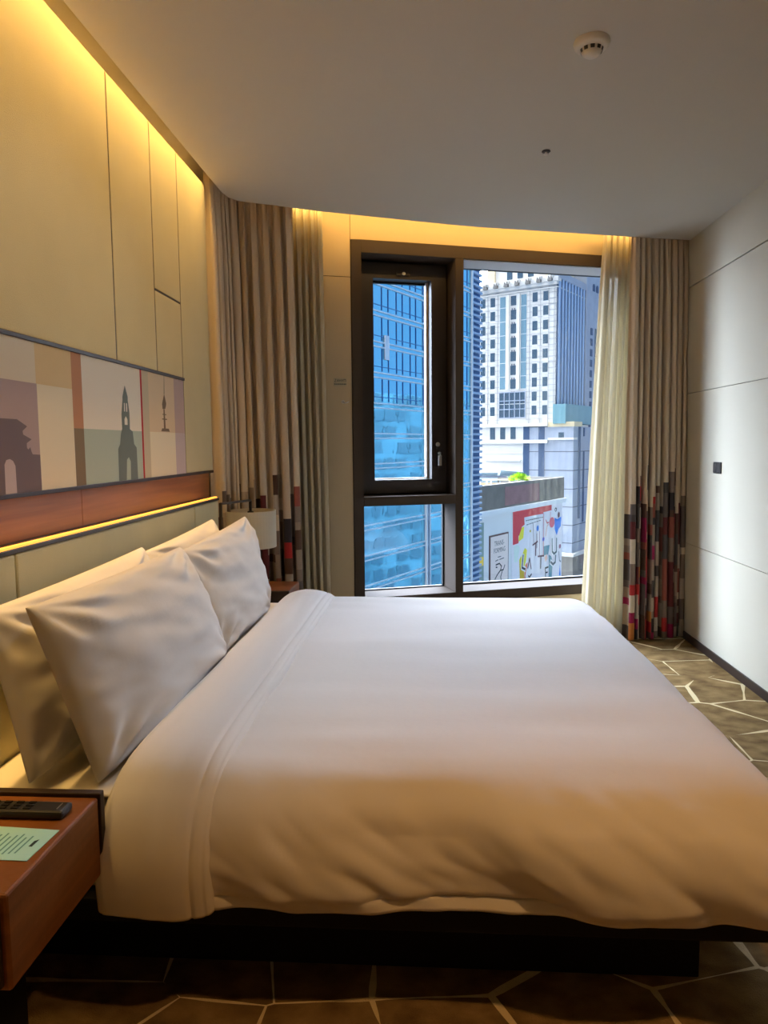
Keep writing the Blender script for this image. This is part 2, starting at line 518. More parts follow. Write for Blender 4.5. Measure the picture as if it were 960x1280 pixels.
def path_at(P, s):
    """point and tangent at share s of the polyline P"""
    L = [0]
    for a, b_ in zip(P, P[1:]):
        L.append(L[-1] + (Vector(b_) - Vector(a)).length)
    d = s * L[-1]
    for i in range(len(P) - 1):
        if d <= L[i + 1] or i == len(P) - 2:
            t = (d - L[i]) / (L[i + 1] - L[i])
            a, b_ = Vector(P[i]), Vector(P[i + 1])
            return a.lerp(b_, t), (b_ - a).normalized(), L[-1]


def curtain(name, top, bottom, z0, z1, pleats, amp, seed, mats, pattern=None, thick=0.004, red=1.0, weights=None):
    r = random.Random(seed)
    per = 14
    N = pleats * per
    ph = [r.uniform(-0.25, 0.25) for _ in range(pleats + 2)]
    am = [r.uniform(0.65, 1.25) for _ in range(pleats + 2)]
    am2 = [r.uniform(0.3, 1.2) for _ in range(pleats + 2)]
    zs = []
    z = z0
    while z < z1 - 1e-6:
        zs.append(z)
        z += 0.025 if (pattern and z < 1.34) else 0.06
    zs += [z1 - 0.10, z1 - 0.08, z1 - 0.04, z1]
    zs = sorted(set(round(q, 4) for q in zs if q <= z1))
    rows = []
    for z in zs:
        v = (z - z0) / (z1 - z0)
        row = []
        for j in range(N + 1):
            s_ = j / N
            k = s_ * pleats
            i = min(int(k), pleats - 1)
            f = k - i
            pt, tt, Lt = path_at(top, s_)
            pb, tb, Lb = path_at(bottom, s_)
            p = pb.lerp(pt, v)
            tg = tb.lerp(tt, v).normalized()
            nrm = Vector((tg.y, -tg.x))       # towards the room
            fs = f + ph[i] * 0.5 * sin(pi * f) ** 2
            wv = 1 - 2 * abs(cos(pi * fs)) ** 3.2        # broad fronts, narrow valleys
            hd = 0.55 + 0.45 * min(1, (1 - v) * 7)
            a = amp * (am[i] * (0.9 + 0.35 * (1 - v)) * (1 - 0.0) * hd)
            # secondary gathers near the heading
            g2 = 0.25 * amp * exp(-(1 - v) * 9) * cos(2 * pi * 3 * f)
            sl = 0.012 * noise.noise((i * 3.1, z * 1.1, seed)) * (1 - v)
            side = 0.35 * amp * am2[i] * sin(4 * pi * f) * (1 - 0.5 * v)
            q = p + nrm * (a * wv + g2 + sl) + tg * side
            row.append((q.x, q.y, z))
        rows.append(row)
    mfun = None
    if pattern:
        # colour patches woven into the lower part: strips a few columns wide, each with its own start height
        strip_of, strips = [], []
        j = 0
        while j < N:
            w = r.choice((4, 5, 6, 7))
            start = pattern[0] + pattern[1] * r.random() ** 1.4
            cells = []
            zz = z0
            while zz < start:
                hgt = r.choice((0.05, 0.075, 0.10, 0.125, 0.15, 0.175))
                c = r.choices(range(len(PAL)), weights or PW)[0] + 1
                if c in (7, 8, 9) and r.random() > red: c = r.choice((1, 2, 5))
                if zz > pattern[0] - 0.08 and r.random() < 0.35: c = 0
                cells.append((zz + hgt, c)); zz += hgt
            for _ in range(w): strip_of.append(len(strips))
            strips.append((start, cells))
            j += w

        def mfun(i, j):
            start, cells = strips[strip_of[j]]
            zc = (zs[i] + zs[i + 1]) / 2
            for top_, c in cells:
                if zc < top_: return c
            return 0
    mb = MB().grid(rows, 0, mfun=mfun)
    o = mb.build(name, mats, None, smooth=True)
    w = o.modifiers.new('solid', 'SOLIDIFY'); w.thickness = thick; w.offset = 0
    return o


def line(x0, x1, off, n=6, bow=0.0):
    return [(x0 + (x1 - x0) * i / n, wy(x0 + (x1 - x0) * i / n, off) + bow * sin(pi * i / n), ) for i in range(n + 1)]


ltop = [(-1.222, 4.05), (-1.222, 4.36), (-1.17, 4.46), (-1.0, 4.51), (-0.84, 4.575)]
lbot = [(-1.205, 4.06), (-1.205, 4.34), (-1.14, 4.42), (-1.0, 4.45), (-0.80, 4.53)]
tag(curtain('curtain', ltop, lbot, 0.02, 2.93, 11, 0.036, 3, [M['curtain']] + PM, (0.96, 0.30), red=0.25, weights=PWL),
    'beige patchwork-hem curtain gathered behind the bedside lamp, in the corner by the headboard', 'curtain', 'heavy curtains')
tag(curtain('sheer_curtain', line(-0.90, -0.68, -0.23), line(-0.87, -0.655, -0.25), 0.02, 2.93, 5, 0.03, 5, [M['sheer']], thick=0.002),
    'narrow ivory sheer curtain bunched beside the wall with the small sign', 'curtain', 'sheer curtains')
tag(curtain('curtain', line(1.42, 1.842, -0.36), line(1.40, 1.842, -0.46), 0.015, 2.93, 9, 0.042, 11, [M['curtain']] + PM, (0.98, 0.34)),
    'beige patchwork-hem curtain with red squares hanging against the right wall', 'curtain', 'heavy curtains')
tag(curtain('sheer_curtain', line(1.245, 1.62, -0.22), line(1.115, 1.60, -0.26), 0.015, 2.93, 8, 0.032, 13, [M['sheer']], thick=0.002),
    'ivory sheer curtain pulled over the right edge of the window, flaring towards its hem', 'curtain', 'sheer curtains')

# ------------------------------------------------------------------ bed
bed = thing('bed', (-0.1, 2.8, 0.0), 'low black platform bed base carrying the white mattress and duvet', 'bed')
MB().box(-1.155, 0.84, 1.635, 3.90, 0.262, 0.322).build('platform', M['black'], bed, bevel=0.006)
MB().box(-1.10, 0.713, 1.86, 3.70, 0.0, 0.262).build('plinth', M['black'], bed, bevel=0.004)

mt = MB()
prof = [(1.70, 0.323), (1.665, 0.34), (1.655, 0.42), (1.66, 0.51), (1.69, 0.557), (1.76, 0.572), (2.8, 0.577), (3.78, 0.572), (3.85, 0.557), (3.88, 0.51), (3.885, 0.42), (3.87, 0.34), (3.84, 0.323)]
pc = cat_interp([(0, y, z) for y, z in prof], 4)
xs = [-1.155 + i * 0.06 for i in range(31)] + [0.79]
rows = []
for x in xs:
    rows.append([(x, p.y, p.z + (0.004 * noise.noise((x * 5, p.y * 5, 1)))) for p in pc])
mt.grid(rows)
mt.face(rows[0]); mt.face(rows[-1][::-1])
m_o = mt.build('mattress', M['sheet'], None, smooth=True)
tag(m_o, 'mattress in a white fitted sheet, seen at the pillow end beside the wooden nightstand', 'mattress')


def bed_profile(lift, hem, nper=10):
    P = [(1.602, hem), (1.588, 0.40), (1.588, 0.46), (1.612, 0.525), (1.655, 0.572), (1.74, 0.604), (1.90, 0.616), (2.3, 0.616), (2.9, 0.613), (3.5, 0.608),
         (3.76, 0.602), (3.86, 0.585), (3.925, 0.54), (3.945, 0.46), (3.945, 0.36)]
    C = cat_interp([(0, y, z) for y, z in P], nper)
    out = []
    for i, p in enumerate(C):
        a, b_ = C[max(0, i - 1)], C[min(len(C) - 1, i + 1)]
        t_ = (b_ - a).normalized()
        nr = Vector((0, -t_.z, t_.y))
        out.append((p + nr * lift, nr))
    return out


def wrinkle(x, y, z, side):
    """folds of the cloth: faint waves across the top, slanting creases down the near side"""
    w = 0.011 * noise.noise((x * 0.9 + 3, y * 4.0, 2.0)) + 0.004 * noise.noise((x * 2.4, y * 9.0, 5.0))
    d = (x * 0.75 + z * 1.15)
    e = (x * 1.15 - z * 0.75)
    k = noise.noise((d * 4.0 + 9, e * 1.6, 3.3))
    k2 = noise.noise((d * 11.0 + 2, e * 3.0, 7.7))
    w2 = 0.042 * (abs(k) ** 0.8) * (1 if k > 0 else -1) + 0.016 * k2 + 0.006 * noise.noise((d * 22.0, e * 7.0, 1.2))
    return w * (1 - side) + w2 * side


dv = MB()
prof = bed_profile(0.0, 0.330)
X0, X1 = -0.56, 0.925
NX = 150
rows = []
for i in range(NX + 1):
    a = i / NX
    # arc along the length: flat, then rolling over the foot
    x_lin = X0 + a * (1.60)
    if x_lin <= 0.72:
        x, dz = x_lin, 0.0
    else:
        q = x_lin - 0.72
        R = 0.17
        th_ = min(q / R, pi / 2)
        x = 0.72 + R * sin(th_); dz = R * (1 - cos(th_))
        if q > R * pi / 2: dz += q - R * pi / 2
    row = []
    for p, nr in prof:
        top = p.z
        k = max(0.0, 1 - dz / 0.30)
        z = 0.33 + (top - 0.33) * k
        side = min(1, max(0, (0.612 - top) / 0.09)) * (1 if p.y < 2.5 else 0)
        wv = wrinkle(x, p.y, top, side)
        fade = min(1, (top - 0.33) / 0.03) if top < 0.36 else 1
        wv *= 0.4 + 0.6 * fade
        flap = -0.007 if (top < 0.372 and p.y < 2) else 0
        q = p + nr * (wv + flap)
        row.append((x + 0.004 * noise.noise((x, p.y * 3, 4)), q.y, z + (q.z - top)))
    rows.append(row)
dv.grid(rows)
duvet = dv.build('duvet', M['linen'], None, smooth=True)
tag(duvet, 'plain white duvet spread over the bed and hanging over its sides', 'duvet')
so = duvet.modifiers.new('solid', 'SOLIDIFY'); so.thickness = 0.012; so.offset = -1

cf = MB()
NXc = 44
rows = []
for i in range(-8, NXc + 9):
    a = min(max(i / NXc, 0), 1)
    x = -0.765 + a * 0.235
    ov = max(0, -i) / 8 if i < 0 else max(0, i - NXc) / 8   # rolled edges
    lift0 = 0.018 + 0.016 * max(0.0, sin(pi * a)) ** 0.5
    ang = ov * pi / 2
    row = []
    for p, nr in bed_profile(0.0, 0.330):
        side = min(1, max(0, (0.60 - p.z) / 0.10)) * (1 if p.y < 2.5 else 0)
        far = max(0, (p.y - 3.2) / 0.7) if p.y > 3.2 else 0
        k = noise.noise((x * 9 + 1.5 * p.z, p.z * 2.0 + 4, 8.1))
        lift = lift0 + 0.014 * far * sin(pi * a) + side * 0.012 * k + 0.003 * noise.noise((x * 20, p.y * 3, 2))
        if abs(a - 0.87) < 0.02: lift -= 0.004      # stitched seam beside the fold
        lift = lift * cos(ang) + 0.001 * sin(ang)
        xo = x + (0.010 * sin(ang)) * (-1 if i < 0 else 1) + 0.006 * noise.noise((p.y * 2.5, p.z * 2, 6))
        xo += -0.012 * side * (0.6 - p.z) / 0.27 * (1 - a)
        row.append((xo, (p + nr * lift).y, (p + nr * lift).z))
    rows.append(row)
cf.grid(rows)
cuff = cf.build('turned_back_fold', M['linen'], duvet, smooth=True)
so = cuff.modifiers.new('solid', 'SOLIDIFY'); so.thickness = 0.008; so.offset = -1
cuff['label'] = 'turned-back top edge of the duvet'


def pillow(label, BL, BR, TR, TL, T, seed, back=0.35):
    """BL, BR, TR, TL: corners in world metres; the face towards the foot of the bed bulges by T"""
    BL, BR, TR, TL = map(Vector, (BL, BR, TR, TL))
    n = 34
    nr = (BR - BL).cross(TL - BL).normalized()
    mb = MB()
    allrows = []
    for sgn, Tm in ((1, T), (-1, T * back)):
        rows = []
        for i in range(n + 1):
            row = []
            for j in range(n + 1):
                p = -1 + 2 * j / n
                q = -1 + 2 * i / n
                p = math.copysign(abs(sin(p * pi / 2)) ** 1.0, p)
                q = math.copysign(abs(sin(q * pi / 2)) ** 1.0, q)
                pc_ = p * (1 - 0.018 * (1 - q * q))
                qc = q * (1 - 0.025 * (1 - p * p))
                u, v = (pc_ + 1) / 2, (qc + 1) / 2
                base = BL * (1 - u) * (1 - v) + BR * u * (1 - v) + TR * u * v + TL * (1 - u) * v
                e = max(0, (1 - p * p)) ** 0.5 * max(0, (1 - q * q)) ** 0.5
                th = Tm * (e ** 0.68)
                # creases running in from the corners and along the top
                rr = sqrt((1 - abs(p)) ** 2 + (1 - abs(q)) ** 2)
                an = atan2(1 - abs(q), 1 - abs(p))
                cr = 0.015 * sin(an * 11 + seed + 3 * (p > 0) + 5 * (q > 0)) * exp(-((rr - 0.35) / 0.25) ** 2)
                d1 = p * 0.8 + q * 1.2
                d2 = p * 1.2 - q * 0.8
                cr += 0.012 * noise.noise((d1 * 2.6 + seed, d2 * 1.1, seed * 1.7)) + 0.008 * noise.noise((d1 * 9, d2 * 2.4, seed)) + 0.007 * noise.noise((p * 3 + seed, q * 11, seed)) * (q > 0) * q
                cr *= min(1, e * 2.5)
                row.append(base + nr * sgn * (th + (cr if sgn > 0 else 0)))
            rows.append(row)
        mb.grid(rows, flip=(sgn < 0))
    o = mb.build('pillow', M['linen'], None, smooth=True)
    w = o.modifiers.new('weld', 'WELD'); w.merge_threshold = 0.0008
    s_ = o.modifiers.new('sub', 'SUBSURF'); s_.levels = 1; s_.render_levels = 1
    return tag(o, label, 'pillow', 'white pillows on the bed')


pillow('white pillow against the headboard, hidden half behind the foremost pillow by the wooden nightstand',
       (-0.99, 1.66, 0.60), (-0.98, 2.62, 0.60), (-1.085, 2.64, 1.05), (-1.075, 1.64, 1.035), 0.10, 2.1)
pillow('white pillow against the headboard at the lamp side, only its upper corner showing',
       (-0.98, 2.66, 0.60), (-0.98, 3.50, 0.60), (-1.085, 3.52, 1.065), (-1.085, 2.62, 1.03), 0.09, 7.4)
pillow('white foremost pillow at the lamp side, its pointed corner overlapping the lamp shade',
       (-0.835, 2.72, 0.595), (-0.83, 3.62, 0.595), (-0.955, 3.66, 1.065), (-0.955, 2.68, 1.03), 0.085, 4.2)
pillow('largest white pillow standing foremost by the wooden nightstand, creased along its top',
       (-0.835, 1.70, 0.585), (-0.82, 2.79, 0.595), (-0.955, 2.68, 1.045), (-0.955, 1.625, 1.05), 0.10, 5.9)

# ------------------------------------------------------------------ nightstands and what lies on the near one
def nightstand(y0, y1, x1, z0, z1, flip, label):
    o = thing('nightstand', (-0.97, (y0 + y1) / 2, z0), label, 'nightstand', 'bedside nightstands')
    b_ = MB().box(-1.16, x1, y0, y1, z0, z1 - 0.0)
    b_.build('box', M['woodbox'], o, bevel=0.006)
    ya, yb = (y1, y1 + 0.022) if not flip else (y0 - 0.022, y0)
    MB().box(-1.16, x1 + 0.004, ya, yb, z0 - 0.01, z1 + 0.008).build('side_panel', M['darkwood'], o, bevel=0.003)
    yc, yd = (y0 - 0.012, y0) if not flip else (y1, y1 + 0.012)
    MB().box(-1.14, x1 - 0.012, yc, yd, z0 + 0.012, z1 - 0.02).build('drawer', M['darkwood'], o, bevel=0.003)
    MB().box(-1.16, -0.93, y0 + 0.06, y1 - 0.06, 0.0, z0).build('plinth', M['black'], o)
    return o


ns = nightstand(1.195, 1.562, -0.768, 0.432, 0.62, False, 'reddish wooden box nightstand in the lower left corner, holding a remote and a teal card')
nf = nightstand(4.005, 4.33, -0.80, 0.432, 0.60, True, 'wooden nightstand beyond the bed under the drum lamp, mostly hidden by pillow and duvet')

rc = thing('remote_control', (-0.91, 1.478, 0.62), 'long black remote control lying along the back of the wooden nightstand', 'remote control')
casing = MB().box(-1.02, -0.797, 1.452, 1.504, 0.6215, 0.640).build('casing', M['darkplastic'], rc, bevel=0.007)
for i in range(5):
    for j in range(3):
        bx = -0.995 + i * 0.028
        by = 1.466 + j * 0.0125
        MB().box(bx - 0.008, bx + 0.008, by - 0.004, by + 0.004, 0.639, 0.6425).build('button', M['black'], casing, bevel=0.001)
MB().box(-0.8165, -0.8145, 1.466, 1.492, 0.6395, 0.6408).build('logo_stripe', M['chrome'], casing)

cd = MB()
c0 = [(-1.00, 1.303), (-0.789, 1.300), (-0.783, 1.414), (-0.995, 1.428)]
cd.face([(x, y, 0.6208) for x, y in c0][::-1]); cd.face([(x, y, 0.6218) for x, y in c0])
for i in range(4):
    j = (i + 1) % 4
    cd.face([(*c0[i], 0.6208), (*c0[j], 0.6208), (*c0[j], 0.6218), (*c0[i], 0.6218)])


def cpt(a, b_):
    """point on the card: a across from its left edge, b up from its lower edge (shares)"""
    p = Vector((*c0[0], 0)).lerp(Vector((*c0[1], 0)), a)
    q = Vector((*c0[3], 0)).lerp(Vector((*c0[2], 0)), a)
    r_ = p.lerp(q, b_)
    return (r_.x, r_.y, 0.6221)


for i in range(9):
    a = 0.36 + i * 0.055
    b0, b1 = 0.16 + 0.02 * (i % 3), 0.80 - 0.05 * ((i * 2) % 3)
    cd.face([cpt(a, b0), cpt(a + 0.018, b0), cpt(a + 0.018, b1), cpt(a, b1)], 1)
cd.face([cpt(0.87, 0.42), cpt(0.905, 0.42), cpt(0.905, 0.66), cpt(0.87, 0.60)], 2)
cd.face([cpt(0.30, 0.55), cpt(0.345, 0.55), cpt(0.36, 0.9), cpt(0.32, 0.9)], 3)
cd.face([cpt(0.22, 0.5), cpt(0.27, 0.5), cpt(0.285, 0.62), cpt(0.25, 0.66)], 2)
tag(cd.build('information_card', [M['card'], M['ink'], M['inkdark'], M['inkpale']]), 'pale teal printed card lying on the wooden nightstand', 'card')

lp = thing('bedside_lamp', (-1.05, 4.15, 0.60), 'dark metal bracket lamp with a cream drum shade in front of the patchwork curtain', 'lamp')
cx, cy = -1.045, 4.15
R_ = 0.146
sh = MB()
prof = [(R_ - 0.003, 0.838), (R_, 0.838), (R_, 1.052), (R_ - 0.003, 1.052), (R_ - 0.003, 0.838)]
rows = [[(cx + r_ * cos(2 * pi * j / 48), cy + r_ * sin(2 * pi * j / 48), z) for j in range(48)] for r_, z in prof]
sh.grid(rows, closed_u=True)
sh.build('lamp_shade', M['shade'], lp, smooth=False)
br = MB()
PX, PY = -1.152, 3.913
br.box(PX - 0.008, PX + 0.008, PY - 0.008, PY + 0.008, 0.62, 1.116)
br.hexa([(PX - 0.004, PY - 0.008, 1.104), (PX + 0.008, PY - 0.008, 1.104), (cx + 0.006, cy - 0.004, 1.104), (cx - 0.006, cy + 0.004, 1.104),
         (PX - 0.004, PY - 0.008, 1.117), (PX + 0.008, PY - 0.008, 1.117), (cx + 0.006, cy - 0.004, 1.117), (cx - 0.006, cy + 0.004, 1.117)])
br.build('bracket', M['metaltrim'], lp, bevel=0.002)
so_ = MB()
so_.lathe((cx, cy, 0), [(0.008, 1.11), (0.008, 1.05), (0.018, 1.047), (0.020, 1.02), (0.020, 0.97), (0.012, 0.965)][::-1], 20)
so_.build('socket', M['darkplastic'], lp, smooth=False)
MB().lathe((cx, cy, 0), [(0.006, 0.87), (0.022, 0.885), (0.030, 0.91), (0.026, 0.94), (0.014, 0.966)], 20).build('bulb', M['plastic'], lp, smooth=True)

# ------------------------------------------------------------------ small fittings
sd = thing('smoke_detector', (0.58, 2.765, ZC), 'round white smoke detector with dark vents on the ceiling', 'smoke detector')
MB().lathe((0.58, 2.765, ZC), [(0.062, 0.0), (0.064, -0.008), (0.060, -0.020), (0.052, -0.026), (0.040, -0.028)][::-1], 40).build('base', M['plastic'], sd, smooth=True)
ch = MB().lathe((0.58, 2.765, ZC), [(0.038, -0.028), (0.034, -0.040), (0.030, -0.046), (0.022, -0.052), (0.0, -0.054)][::-1], 32)
cap = ch.build('sensor_cap', M['plastic'], sd, smooth=True)
vv = MB()
for i in range(10):
    a0, a1 = 2 * pi * i / 10, 2 * pi * (i + 0.62) / 10
    rows = []
    for z_, r0 in ((-0.0275, 0.0405), (-0.0395, 0.0365)):
        rows.append([(0.58 + r0 * cos(a0 + (a1 - a0) * k / 4), 2.765 + r0 * sin(a0 + (a1 - a0) * k / 4), ZC + z_) for k in range(5)])
    vv.grid(rows)
vv.build('vent_slots', M['darkplastic'], cap)
sp = thing('sprinkler_head', (0.572, 3.735, ZC), 'tiny dark sprinkler head recessed in the ceiling towards the window', 'sprinkler')
MB().lathe((0.572, 3.735, ZC), [(0.020, 0.0), (0.022, -0.004), (0.017, -0.007)][::-1], 24).build('escutcheon', M['metaltrim'], sp)
MB().lathe((0.572, 3.735, ZC), [(0.006, -0.006), (0.006, -0.014), (0.013, -0.015), (0.012, -0.018), (0.0, -0.019)][::-1], 20).build('deflector', M['plastic'], sp)

sw = thing('wall_switch', (XR, 4.795, 1.225), 'small dark grey switch plate on the right wall', 'switch')
MB().box(XR - 0.008, XR, 4.735, 4.855, 1.222, 1.296).build('plate', M['darkplastic'], sw, bevel=0.003)
for y0, y1 in ((4.742, 4.793), (4.797, 4.848)):
    MB().box(XR - 0.012, XR - 0.007, y0, y1, 1.229, 1.289).build('rocker', M['darkplastic'], sw, bevel=0.002)
ob = thing('wall_socket', (XR, 5.385, 0.27), 'small black socket low on the right wall, at the curtain edge', 'socket')
MB().box(XR - 0.022, XR, 5.345, 5.41, 0.265, 0.345).build('plate', M['darkplastic'], ob, bevel=0.004)
MB().box(XR - 0.034, XR - 0.021, 5.36, 5.395, 0.285, 0.325).build('cover', M['black'], ob, bevel=0.003)

sg = thing('notice_plate', W(-0.645, 0, 1.83), 'tiny pale notice plate with dark lettering on the wall beside the window frame', 'sign')
MB().obox(W, -0.693, -0.600, -0.004, 0.0, 1.828, 1.884).build('plate', mat('pale sign', rgb(176, 166, 138), 0.5, 0.3), sg, bevel=0.001)
tx = MB()
# worn, unreadable characters: short strokes in a row
for k, strokes in enumerate(([(0, 1, 1, 1), (1, 1, 0, 0), (0, 0, 1, 0)], [(0, 0, 0.5, 1), (0.5, 1, 1, 0)], [(0, 0, 0, 1), (1, 0, 1, 1), (0, 0.5, 1, 0.5)],
                             [(0, 1, 0.5, 0.4), (1, 1, 0.3, 0)], [(0, 0, 0, 1), (0, 1, 1, 0.9), (1, 0.9, 1, 0)])):
    for x0, z0, x1, z1 in strokes:
        a = Vector((-0.686 + k * 0.0165 + x0 * 0.012, 1.857 + z0 * 0.018))
        b_ = Vector((-0.686 + k * 0.0165 + x1 * 0.012, 1.857 + z1 * 0.018))
        o_ = (b_ - a).orthogonal().normalized() * 0.0013
        tx.face([W(q.x, -0.0046, q.y) for q in (a - o_, b_ - o_, b_ + o_, a + o_)])
for i in range(9):
    tx.obox(W, -0.688 + i * 0.0095, -0.682 + i * 0.0095, -0.0048, -0.004, 1.838, 1.846)
tx.build('lettering', M['inkdark'], sg)
hk = thing('anchor_hook', W(-0.635, 0, 1.72), 'small metal anchor hook under the notice plate', 'hook')
h_ = MB()
wdisc(h_, -0.628, 1.722, 0.012, -0.006, 0.0)
h_.tube([W(-0.628, 0, 1.722), W(-0.628, -0.02, 1.722), W(-0.62, -0.03, 1.712), W(-0.605, -0.032, 1.716), W(-0.594, -0.03, 1.722)], 0.004, 8)
h_.build('hook', M['chrome'], hk)

# ------------------------------------------------------------------ city outside
GZ = -42.0
MB().box(-160, 260, 7, 420, GZ - 1, GZ).build('ground', mat('asphalt', rgb(92, 96, 100), 0.9, 0.1, vary=(0.05, 0.2)))['kind'] = 'structure'


def frame2(P, ang):
    """vertical facade frame: s along direction ang (clockwise from +Y, degrees), n towards the right-hand normal"""
    d = Vector((sin(radians(ang)), cos(radians(ang))))
    nn = Vector((d.y, -d.x))

    def F(s_, n_, z_):
        return (P[0] + d.x * s_ + nn.x * n_, P[1] + d.y * s_ + nn.y * n_, z_)
    return F


def facade_glass(name, diff, gloss, fac, rough=0.03):
    m = bpy.data.materials.new(name)
    m.use_nodes = True
    nt = m.node_tree; n, l = nt.nodes, nt.links
    n.remove(n['Principled BSDF'])
    df = n.new('ShaderNodeBsdfDiffuse'); df.inputs['Color'].default_value = diff
    gl = n.new('ShaderNodeBsdfGlossy'); gl.inputs['Color'].default_value = gloss; gl.inputs['Roughness'].default_value = rough
    tc = n.new('ShaderNodeTexCoord')
    nz = n.new('ShaderNodeTexNoise'); nz.inputs['Scale'].default_value = 0.35; nz.inputs['Detail'].default_value = 2
    l.new(tc.outputs['Object'], nz.inputs['Vector'])
    bp = n.new('ShaderNodeBump'); bp.inputs['Strength'].default_value = 0.06; bp.inputs['Distance'].default_value = 0.3
    l.new(nz.outputs['Fac'], bp.inputs['Height']); l.new(bp.outputs['Normal'], gl.inputs['Normal'])
    mx = n.new('ShaderNodeMixShader'); mx.inputs['Fac'].default_value = fac
    l.new(df.outputs[0], mx.inputs[1]); l.new(gl.outputs[0], mx.inputs[2])
    l.new(mx.outputs[0], n['Material Output'].inputs['Surface'])
    return m


M['blueglass'] = facade_glass('blue facade glass', rgb(34, 84, 130), (0.28, 0.78, 1.0, 1), 0.85)
M['darkglass'] = facade_glass('window glass outside', rgb(52, 66, 72), (0.6, 0.75, 0.85, 1), 0.2)
M['tealglass'] = facade_glass('teal glass', rgb(100, 140, 142), (0.6, 0.75, 0.8, 1), 0.2)
M['stripglass'] = facade_glass('pale strip glass', rgb(104, 132, 138), (0.6, 0.75, 0.85, 1), 0.2)
M['faintjoint'] = mat('faint stone joint', rgb(150, 150, 150), 0.85, 0.1)
M['mullion'] = mat('facade mullion', rgb(58, 112, 168), 0.5, 0.3)
M['spandrel'] = mat('facade floor line', rgb(190, 206, 218), 0.5, 0.3)
M['whitestone'] = mat('white stone', rgb(206, 200, 190), 0.85, 0.1, vary=(0.6, 0.05))
M['cream'] = mat('cream stone', rgb(206, 186, 148), 0.8, 0.2)
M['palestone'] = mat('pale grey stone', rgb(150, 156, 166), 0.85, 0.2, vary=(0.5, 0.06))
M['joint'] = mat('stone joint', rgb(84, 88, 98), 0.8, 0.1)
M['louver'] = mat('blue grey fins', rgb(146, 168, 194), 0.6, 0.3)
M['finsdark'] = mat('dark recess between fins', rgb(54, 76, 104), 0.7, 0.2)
M['grey'] = mat('weathered concrete', rgb(122, 117, 110), 0.9, 0.1, vary=(0.5, 0.14))
M['pinkrender'] = mat('pink tinted concrete', rgb(150, 112, 112), 0.9, 0.1, vary=(0.6, 0.14))
M['greyroof'] = mat('grey green roof metal', rgb(128, 142, 142), 0.6, 0.3)
M['wallwhite'] = mat('white cladding', rgb(236, 234, 230), 0.85, 0.2, vary=(0.2, 0.04))

# blue glass tower: long facade running away to the right, louvred end bay
PBL = (-6.55, 80.0)
BF = frame2(PBL, 27.2)
bt = thing('glass_tower', BF(10, -10, GZ), 'blue glass office tower filling the left half of the window view', 'building')
S0, S1, SL, Z1 = -44.0, 27.0, 31.0, 29.0
MB().obox(BF, S0, S1, -22, 0, GZ, Z1).build('glass_facade', M['blueglass'], bt)
MB().obox(BF, S1, SL, -22, -0.35, GZ, Z1).build('end_bay', mat('glass blue bay behind louvres', rgb(56, 96, 138), 0.6, 0.2), bt)  # bay has one even glass-blue tone
fl = [-14.45 + 3.37 * k for k in range(-8, 18)]
sp_ = MB()
for z_ in fl:
    for dz in (-0.30, 0.22):
        sp_.obox(BF, S0, S1, 0, 0.12, z_ + dz, z_ + dz + 0.15)
sp_.build('floor_lines', M['spandrel'], bt)
mu = MB()
s_ = S0 + 0.6
k = 0
while s_ < S1 - 0.3:
    for z_ in fl:
        if z_ < 4: continue
        mu.obox(BF, s_ - 0.03, s_ + 0.03, 0, 0.08, z_ + 0.5, z_ + 3.0)
    s_ += 1.42 + 0.45 * (k % 2)
    k += 1
for z_ in fl:
    if z_ > 4: mu.obox(BF, S0, S1, 0, 0.05, z_ + 0.95, z_ + 1.02)
mu.build('mullions', M['mullion'], bt)
cl = MB()
for a in (12.9, 13.75):
    cl.obox(BF, a - 0.12, a + 0.12, 0, 0.35, GZ, Z1)
cl.obox(BF, 26.85, 27.15, -0.3, 0.3, GZ, Z1)
cl.build('vertical_column', M['spandrel'], bt)
lv = MB()
z_ = GZ + 1
while z_ < Z1:
    lv.obox(BF, 27.15, SL, -0.4, 0.05, z_, z_ + 0.30)
    z_ += 0.84
lv.build('louvres', M['louver'], bt)
lt_ = MB()
lt_.obox(BF, 3.1, 4.0, 0.02, 0.2, 11.0, 13.7)
lt_.build('open_vent', M['spandrel'], bt)

# building on the other side of the street: it shows as the reflection in the blue glass
RF = frame2((58.0, 96.0), 12.0)
rb2 = None
rb = thing('office_block', RF(20, 10, GZ), 'pale office block across the street, seen mirrored in the blue glass', 'building')
rbm = MB().obox(RF, -10, 60, 0.0, 20, GZ, 13.0)
rbm.obox(RF, 4, 16, 0.5, 12, 13.0, 17.0)
rbm.obox(RF, -16, -9, -1.0, 12, GZ, 15.5, 1)
rbm.build('walls', [mat('blue grey stone', rgb(66, 80, 88), 0.8, 0.2, vary=(0.15, 0.35)), mat('mint white stone', rgb(170, 186, 172), 0.8, 0.2)], rb)
rg = MB()
for z_ in [GZ + 2 + 3.6 * i for i in range(15)]:
    for k in range(17):
        a = -9 + k * 4.0
        if (k * 7 + int(z_)) % 5: rg.obox(RF, a, a + 3.1, -0.15, 0.05, z_, z_ + 2.4)
rg.build('window_bands', mat('bluish window band', rgb(36, 48, 58), 0.5, 0.3), rb)

# white stone tower
PT = (28.84, 170.0)
dF = Vector((-sin(radians(58.2)), cos(radians(58.2))))


def TF(s_, n_, z_):       # front face: s to the left, n towards the viewer
    return (PT[0] + dF.x * s_ - dF.y * n_, PT[1] + dF.y * s_ + dF.x * n_, z_)


TG = frame2(PT, 31.8)     # right face: s away, n to the right


